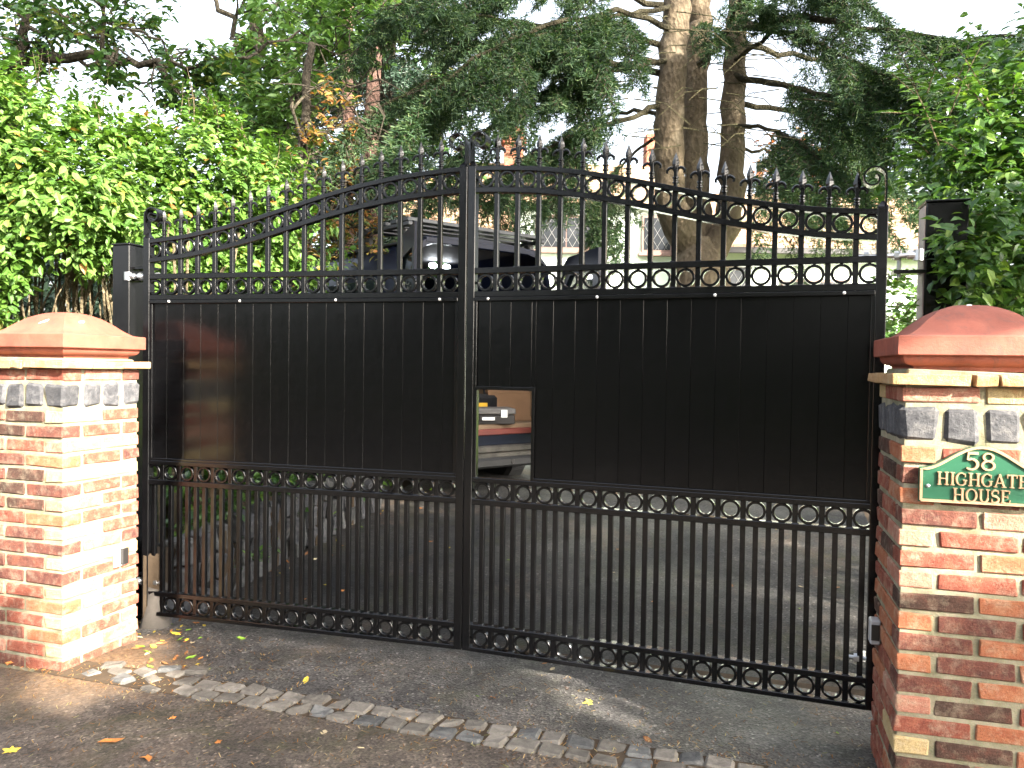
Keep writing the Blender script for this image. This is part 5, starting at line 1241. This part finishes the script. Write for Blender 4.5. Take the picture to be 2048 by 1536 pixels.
# load: tool case, yellow and black tool bag, cardboard box
tc = thing('tool_case', 'black flat tool case with three white labels at the back of the van', 'case', vw(.90, .16, .586), math.radians(13))
def tb(n, *a, mat=DARKPL, b=.006, parent=tc): m = MB(); m.box(*a, b); return m.build(n, mat, parent)
tb('case_base', -.22, .22, -.13, .15, 0, .075); tb('case_lid', -.225, .225, -.135, .155, .079, .125, mat=simple('grey_lid', (.09, .085, .08), .5)); tb('handle', -.07, .07, -.155, -.14, .03, .065)
for x0, x1, z0, z1 in ((-.155, -.105, .05, .11), (.105, .155, .055, .115), (-.05, .05, .034, .058)):
    tb('white_label', x0, x1, -.142 if abs(x0) > .08 else -.160, -.1365 if abs(x0) > .08 else -.156, z0, z1, mat=WHITE, b=.001)
tg = thing('tool_bag', 'black and yellow tool bag behind the flat tool case', 'bag', vw(1.05, .52, .586), math.radians(8))
YEL = simple('yellow_fabric', (.75, .42, .02), .6); BLK = simple('black_fabric', (.012, .012, .013), .85, 0, .2, .3, 30, .3)
tb('bag_body', -.2, .2, -.1, .12, 0, .22, mat=BLK, b=.03, parent=tg); tb('yellow_band', -.14, -.02, -.108, -.098, .13, .175, mat=YEL, parent=tg, b=.004); tb('yellow_band', .01, .11, -.108, -.098, .11, .15, mat=YEL, parent=tg, b=.004)
m = MB(); m.tube([(-.1, 0, .21), (-.08, 0, .28), (.08, 0, .28), (.1, 0, .21)], .012, 6); m.build('bag_handle', BLK, tg)
cbx = thing('cardboard_box', 'brown cardboard box beside the tool bag in the van', 'box', vw(1.36, .42, .586), math.radians(8))
CARD = simple('cardboard', (.20, .115, .062), .85, 0, .2, .12, 6, .1)
tb('carton', -.2, .2, -.15, .15, 0, .235, mat=CARD, b=.003, parent=cbx)
fl = tb('flap', -.2, .2, -.002, .002, 0, .13, mat=CARD, b=.001, parent=cbx); fl.location = (0, -.15, .237); fl.rotation_euler.x = math.radians(-70)
fl = tb('flap', -.2, .2, -.002, .002, 0, .13, mat=CARD, b=.001, parent=cbx); fl.location = (0, .15, .237); fl.rotation_euler.x = math.radians(40)

# ================================================================ HOUSE
RENDER = simple('pale_render', (.62, .70, .62), .9, 0, .2, .10, 1.5, .9, 26, False)
def tile_mat():
    m, nt, b = new_mat('clay_roof_tile'); v = coords(nt); n = noise(nt, 3, 6, .7, v); r = ramp(nt, [(.3, (.22, .13, .08)), (.5, (.34, .22, .14)), (.7, (.42, .31, .21))]); nt.links.new(n.outputs[0], r.inputs[0])
    br_ = N(nt, 'ShaderNodeTexBrick'); br_.inputs['Scale'].default_value = 3.0; br_.inputs['Color1'].default_value = (1, 1, 1, 1); br_.inputs['Color2'].default_value = (.75, .75, .75, 1); br_.inputs['Mortar'].default_value = (.35, .35, .35, 1); nt.links.new(v, br_.inputs['Vector'])
    c = mixc(nt, .6, r.outputs[0], br_.outputs[0], 'MULTIPLY'); nt.links.new(c, b.inputs['Base Color']); b.inputs['Roughness'].default_value = .9; return m
RTILE = tile_mat(); FRAME = simple('brown_frame', (.13, .075, .06), .6); LEAD = simple('lead_came', (.16, .16, .155), .6); PANE, _nt, _b = new_mat('dark_pane'); _b.inputs['Base Color'].default_value = (.02, .022, .025, 1); _b.inputs['Roughness'].default_value = .08
RBRICK = brick_mat('chimney_brick', (.17, .05, .032), (.26, .08, .048), (.32, .13, .08), .2)
hs = thing('house', 'pale rendered house with clay tiled roofs, leaded windows and a brick chimney', 'house', (0, 14, .3))
def hb(name, x0, x1, y0, y1, z0, z1, mat, b=.01, parent=hs): m = MB(); m.box(x0, x1, y0 - 14, y1 - 14, z0 - .3, z1 - .3, b); return m.build(name, mat, parent)
def roof(name, x0, x1, y0, y1, ze, zr, n):
    """stepped tile courses rising away from the eaves at y0 to the ridge at y1"""
    m = MB()
    for i in range(n):
        t0, t1 = i / n, (i + 1) / n; ya, yb = y0 + (y1 - y0) * t0, y0 + (y1 - y0) * t1; za, zb2 = ze + (zr - ze) * t0, ze + (zr - ze) * t1
        th = .03; V = [(x0, ya - 14 - .03, za - .3), (x1, ya - 14 - .03, za - .3), (x1, yb - 14, zb2 - .3), (x0, yb - 14, zb2 - .3)]; V += [(x, y, z + th * (1.6 if k < 2 else .4)) for k, (x, y, z) in enumerate(V)]
        m.add(V, np.array([(4, 5, 6, 7), (0, 1, 5, 4), (1, 2, 6, 5), (3, 0, 4, 7)]))
    return m.build(name, RTILE, hs)
hb('wall', -.75, 2.95, 14, 19, .1, 4.15, RENDER); roof('roof', -.95, 3.15, 13.75, 16.2, 4.05, 5.3, 20)
hb('wall', -2.6, -.05, 13.0, 13.9, .1, 3.25, RENDER); roof('roof', -2.8, .1, 12.7, 15.5, 3.2, 4.9, 22)
hb('wall', 3.3, 7.2, 13.2, 17, .1, 3.2, RENDER); roof('roof', 2.97, 7.4, 12.85, 15.2, 3.2, 4.55, 20)
hb('fascia', 2.97, 7.4, 12.80, 12.84, 3.10, 3.2, DARKPL)
ch = hb('chimney', -.22, .16, 15.2, 15.7, 4.2, 5.75, RBRICK); hb('chimney_band', -.27, .21, 15.15, 15.75, 5.45, 5.55, RBRICK, .01, ch); m = MB(); m.tube([(-.03, 1.45, 5.4), (-.03, 1.45, 5.7), (-.03, 1.45, 5.72)], [.10, .085, .1], 12); m.build('chimney_pot', TERRA, ch)
ch = hb('chimney', 2.6, 3.0, 16.0, 16.4, 4.8, 5.9, RBRICK)
def window(x0, x1, z0, z1, Y, lights):
    w = hb('window', x0, x1, Y - .06, Y - .002, z0, z1, FRAME, .004); n = lights; pw = (x1 - x0 - .06) / n
    hb('sill', x0 - .06, x1 + .06, Y - .13, Y - .003, z0 - .06, z0 - .002, FRAME, .004, w)
    for i in range(n):
        a, b = x0 + .04 + pw * i, x0 + .02 + pw * (i + 1); hb('pane', a, b, Y - .068, Y - .061, z0 + .05, z1 - .05, PANE, .001, w); m = MB()
        hgt = z1 - z0 - .1; st = .15
        for d in (-1, 1):
            k = -hgt
            while k < (b - a) + hgt:
                p0, p1 = (a + k, z0 + .05), (a + k + hgt * .62, z1 - .05)
                if d < 0: p0, p1 = (a + b - p0[0], p0[1]), (a + b - p1[0], p1[1])
                # clip to the pane
                def clip(p, q):
                    out = []
                    for r_, s_ in ((p, q), (q, p)):
                        x, z = r_
                        if x < a: z += (s_[1] - z) * (a - x) / (s_[0] - x + 1e-9); x = a
                        if x > b: z += (s_[1] - z) * (b - x) / (s_[0] - x + 1e-9); x = b
                        out.append((x, z))
                    return out
                if not (max(p0[0], p1[0]) <= a or min(p0[0], p1[0]) >= b):
                    c0, c1 = clip(p0, p1); m.tube([(c0[0], Y - 14 - .071, c0[1] - .3), (c1[0], Y - 14 - .071, c1[1] - .3)], 0.0034, 4, False)
                k += st
        if m.n: m.build('leading', LEAD, w)
def wpx(x0, x1, y0, y1, Y, n): a = at(x0, y1, Y); b = at(x1, y0, Y); window(a[0], b[0], a[2], b[2], Y, n)
wpx(1070, 1195, 432, 500, 14, 2); wpx(1282, 1345, 432, 506, 14, 1); wpx(1448, 1500, 530, 590, 13.2, 1); wpx(1215, 1240, 600, 640, 14, 1)
wpx(1560, 1700, 560, 640, 13.2, 3)
m = MB(); m.tube([(2.05, -.06, .0), (2.05, -.06, 3.8)], .045, 10); m.build('downpipe', RENDER, hs)

# ================================================================ STREET SIDE BEHIND THE CAMERA (shade and reflections)
SHADE = leaf_mat('street_tree_leaf', [(0, (.02, .05, .012)), (1, (.05, .10, .02))], .3)
def street_tree(label, x, y, h, blobs, n, leaf=.20):
    t = thing('street_tree', label, 'tree', (x, y, 0)); Q = wob([(x, y, 0), (x + .05, y, h * .35), (x, y + .1, h * .75)], 10, .03); m = MB(); m.tube(rel(Q, t), np.linspace(.24, .10, 10), 10); m.build('trunk', BARK_D, t, True)
    Ps = []
    for c, r, f in blobs:
        k = int(n * f); d = rand_dir(k) * (RNG.random((k, 1)) ** .4) * np.array(r); Ps.append(np.array(c) + d)
        l = MB(); l.tube(rel(wob([Q[5], (np.array(Q[5]) + np.array(c)) / 2, np.array(c)], 6, .05), t), np.linspace(.07, .012, 6), 6); l.build('limb', BARK_D, t, True)
    P = np.concatenate(Ps); P = P[P[:, 1] < -.9]; P = P[keep_dark(P, .13)]; k = len(P)
    Nn = rand_dir(k) * .8 + [0, 0, .5] + np.array(SUN) * .5; Nn /= np.linalg.norm(Nn, axis=1)[:, None]; D = rand_dir(k); D -= (D * Nn).sum(1)[:, None] * Nn
    L = leaf * RNG.uniform(.7, 1.2, k); foliage('crown', t, rel(P, t), D, Nn, L, L * .6, SHADE, False)
sv = np.array(SUN)
c1 = np.array([-.3, 2.9, .6]) + sv * 8.5; c2 = np.array([.6, 2.5, 1.4]) + sv * 8.5; c3 = np.array([-1.4, 3.0, .3]) + sv * 8.5
street_tree('unseen street tree behind the camera, crown shaped to shade the gate', 11.0, -2.2, 7.0, [(c1, (2.2, 2.0, 1.2), .30), (c2, (1.9, 1.8, 1.4), .26), (c3, (1.9, 1.8, 1.0), .24), (np.array([1.4, 5.5, .8]) + sv * 11, (2.6, 1.6, 1.6), .20), (np.array([-3.2, 6.6, 3.6]) + sv * 14, (3.0, 2.2, 2.0), .28), (np.array([-.4, 6.4, 1.4]) + sv * 13, (2.4, 2.0, 1.6), .35), (np.array([0, 6.2, 1.9]) + sv * 14, (2.0, 1.6, 1.3), .3), (np.array([2.4, 8.6, 3.5]) + sv * 16.5, (3.2, 2.0, 2.2), .16), (np.array([-.6, 7.2, 3.9]) + sv * 15, (2.6, 2.0, 2.0), .10)], 17000)  # crown masses placed up-sun to shade gate, drive, van and trees
bh = thing('background_hedge', 'dense backing hedge behind the bare privet stems, shade put into its dark leaves', 'hedge', (-3.2, 6.6, 0)); k = 22000
P = np.column_stack([RNG.uniform(-8.0, -1.9, k), np.zeros(k), RNG.uniform(0, 2.5, k)]); P[:, 1] = 6.5 - (P[:, 0] + 1.9) * .25 + .22 * RNG.normal(size=k); Nn = rand_dir(k) * .7 + [.2, -.8, .5]; Nn /= np.linalg.norm(Nn, axis=1)[:, None]; D = rand_dir(k); D -= (D * Nn).sum(1)[:, None] * Nn
foliage('foliage', bh, rel(P, bh), D, Nn, np.full(k, .10), np.full(k, .06), YEW, False)  # dark needle colour stands in for shade behind the stems
street_tree('street tree across the road, left of the other', -4.5, -8.5, 7.0, [((-4.5, -8.5, 4.8), (3.2, 2.0, 2.6), .5), ((-7.5, -8.5, 4.0), (2.8, 1.8, 2.4), .3), ((-2, -8.8, 5.5), (2.6, 1.8, 2.4), .2)], 9000, .3)
street_tree('street tree across the road, in the middle', .5, -9.5, 8.0, [((.5, -9.5, 5.2), (3.0, 2.0, 3.0), .6), ((2.5, -9.5, 3.6), (2.5, 1.8, 2.0), .4)], 7000, .3)
oh = thing('opposite_hedge', 'tall clipped hedge across the road behind the camera', 'hedge', (0, -7.5, 0)); k = 16000
P = np.column_stack([RNG.uniform(-16, 14, k), -7.2 - RNG.uniform(0, .7, k) + .15 * RNG.normal(size=k), RNG.uniform(0, 2.6, k) + .1 * RNG.normal(size=k)]); P = P[keep_dark(P, .1)]; k = len(P); Nn = rand_dir(k) * .6 + [0, 1.0, .5]; Nn /= np.linalg.norm(Nn, axis=1)[:, None]; D = rand_dir(k); D -= (D * Nn).sum(1)[:, None] * Nn
foliage('foliage', oh, rel(P, oh), D, Nn, np.full(k, .22), np.full(k, .13), SHADE, False)

# ================================================================ FALLEN LEAVES AND LITTER
def flat_leaf(kind):
    if kind == 'maple':
        ang = np.radians([-90, -62, -28, -10, 18, 40, 66, 90, 114, 140, 162, 190, 208, 242]); rad = np.array([.35, .22, .5, .28, .52, .26, .30, .62, .30, .26, .52, .28, .5, .22])
        V = [(0, 0, .02)] + [(r * math.cos(a), r * math.sin(a), .05 * math.sin(3 * a) + .05) for a, r in zip(ang, rad)]; n = len(ang); return V, np.array([(0, i + 1, (i + 1) % n + 1) for i in range(n)])
    V = [(-.5, 0, .06), (-.2, -.17, .09), (.15, -.2, .03), (.5, 0, .10), (.15, .2, .07), (-.2, .17, .12), (0, 0, -.01)]; return V, np.array([(6, i, (i + 1) % 6) for i in range(6)])
FM = {k: simple('fallen_%s' % k, c, .7, 0, .3, .3, 20) for k, c in dict(orange=(.42, .16, .04), brown=(.20, .09, .035), yellow=(.55, .42, .05), green=(.16, .28, .03), pale=(.5, .40, .24)).items()}
MESH_L = {}
def fallen(x, y, size, kind, col, label, rz=None):
    key = (kind, col)
    if key not in MESH_L: V, F = flat_leaf(kind); MESH_L[key] = mesh_np('fallen_leaf', V, F, FM[col])
    p = on_ground(x, y); o = obj('fallen_leaf', MESH_L[key], None, (p[0], p[1], p[2] + .006), (random.gauss(0, .15), random.gauss(0, .15), random.uniform(0, 6.28) if rz is None else rz), (size,) * 3)
    return tag(o, label, 'leaf', 'fallen leaves on the tarmac')
for x, y, s, k, c, l, *rz in [(22, 1506, .055, 'maple', 'yellow', 'bright yellow green lobed leaf in the near left corner of the tarmac'), (222, 1488, .085, 'oval', 'orange', 'large curled orange leaf on the tarmac left of the setts', .55), (296, 1520, .06, 'maple', 'orange', 'jagged orange leaf below the large curled orange one'),
                         (437, 1488, .04, 'maple', 'orange', 'small orange lobed leaf below the middle of the sett strip'), (648, 1470, .055, 'oval', 'pale', 'long pale yellow leaf just below the sett strip'), (612, 1365, .06, 'oval', 'yellow', 'yellow curled leaf on the drive just above the setts'),
                         (955, 1396, .022, 'oval', 'green', 'small round green leaf on the drive under the centre stiles'), (985, 1398, .035, 'maple', 'brown', 'brown curled leaf right of the small green leaf'), (1105, 1342, .05, 'oval', 'pale', 'pale curled leaf under the right leaf\'s rings'), (1178, 1408, .045, 'maple', 'yellow', 'yellow ragged leaf on the drive below the right leaf'),
                         (1295, 1484, .05, 'oval', 'brown', 'pale brown leaf near the right end of the setts'), (1675, 1470, .025, 'oval', 'green', 'small pale green leaf near the right pier'), (482, 1280, .05, 'oval', 'green', 'green leaf on the drive under the left leaf'), (395, 1332, .035, 'oval', 'yellow', 'small yellow leaf right of the jumbled setts'),
                         (283, 1478, .03, 'oval', 'brown', 'small brown leaf above the large curled orange one'), (345, 1440, .03, 'oval', 'orange', 'thin orange leaf midway to the sett strip'), (722, 1500, .03, 'oval', 'pale', 'tiny pale leaf near the bottom edge left of the setts'), (1090, 1330, .03, 'oval', 'orange', 'tiny orange leaf close to the pale curled one')]:
    fallen(x, y, s, k, c, l, rz[0] if rz else None)
rl = random.Random(21); lc = ['orange', 'brown', 'pale', 'yellow', 'green']
for i in range(46):
    x, y = rl.uniform(270, 420), rl.uniform(1235, 1345); c = rl.choice(lc); fallen(x, y, rl.uniform(.02, .06), 'oval', c, 'withered ' + c + ' leaf in the litter between the left pier and the gate')
for i in range(60):
    x, y = rl.uniform(-40, 115), rl.uniform(1285, 1345); c = rl.choice(lc[:3]); fallen(x, y, rl.uniform(.015, .035), 'oval', c, 'withered ' + c + ' leaf in the litter along the front foot of the left pier')
for i in range(34):
    x, y = rl.uniform(330, 1740), rl.uniform(985, 1240); c = rl.choice(lc); fallen(x, y, rl.uniform(.02, .045), 'oval', c, 'scattered ' + c + ' leaf on the drive behind the gate')
for i in range(36):
    t = rl.uniform(.2, 2.4); p = np.array([-1.45 + .31 * t + rl.gauss(0, .1), 4.15 + .95 * t]); q = np.array([p[0], p[1], float(gz(*p))]) 
    key = ('oval', rl.choice(lc)); MESH_L.setdefault(key, mesh_np('fallen_leaf', *flat_leaf('oval'), FM[key[1]])); o = obj('fallen_leaf', MESH_L[key], None, (q[0], q[1], q[2] + .008), (rl.gauss(0, .3), rl.gauss(0, .3), rl.uniform(0, 6)), (rl.uniform(.03, .06),) * 3); tag(o, 'withered ' + key[1] + ' leaf drifted along the rubble wall beside the drive', 'leaf', 'fallen leaves on the tarmac')
# needle litter: countless fine bits
n = 3600; a = RNG.uniform(-.6, 3.1, n); b = np.where(RNG.random(n) < .30, -.10 + RNG.normal(size=n) * .10, RNG.uniform(-1.1, .5, n)); pxy = SETT0 + a[:, None] * AX + b[:, None] * BX
q = (pxy - PL); inside = ((q @ FR_L) < .01) & ((q @ SD_L) > -.01); pxy = pxy[~inside]; n = len(pxy)
th = RNG.uniform(0, PI, n); ln = RNG.uniform(.006, .022, n); w = RNG.uniform(.0012, .003, n); d = np.column_stack([np.cos(th), np.sin(th)]); e = np.column_stack([-d[:, 1], d[:, 0]])
z = gz(pxy[:, 0], pxy[:, 1]) + .0075; hgt = RNG.uniform(0, .006, n)
c = lambda sx, sy, dz: np.column_stack([pxy + d * (sx * ln / 2)[:, None] + e * (sy * w / 2)[:, None], z + dz * hgt])
V = np.stack([c(-1, -1, 0), c(1, -1, 1), c(1, 1, 1), c(-1, 1, 0)], 1).reshape(-1, 3); F = np.arange(n * 4).reshape(-1, 4)
LIT_M = leaf_mat('litter', [(0, (.10, .05, .02)), (.4, (.25, .12, .04)), (.7, (.35, .22, .08)), (.9, (.40, .33, .2)), (1, (.2, .22, .06))], .1, .8, .2)
tag(obj('leaf_litter', mesh_np('leaf_litter', V, F, LIT_M)), kind='stuff')
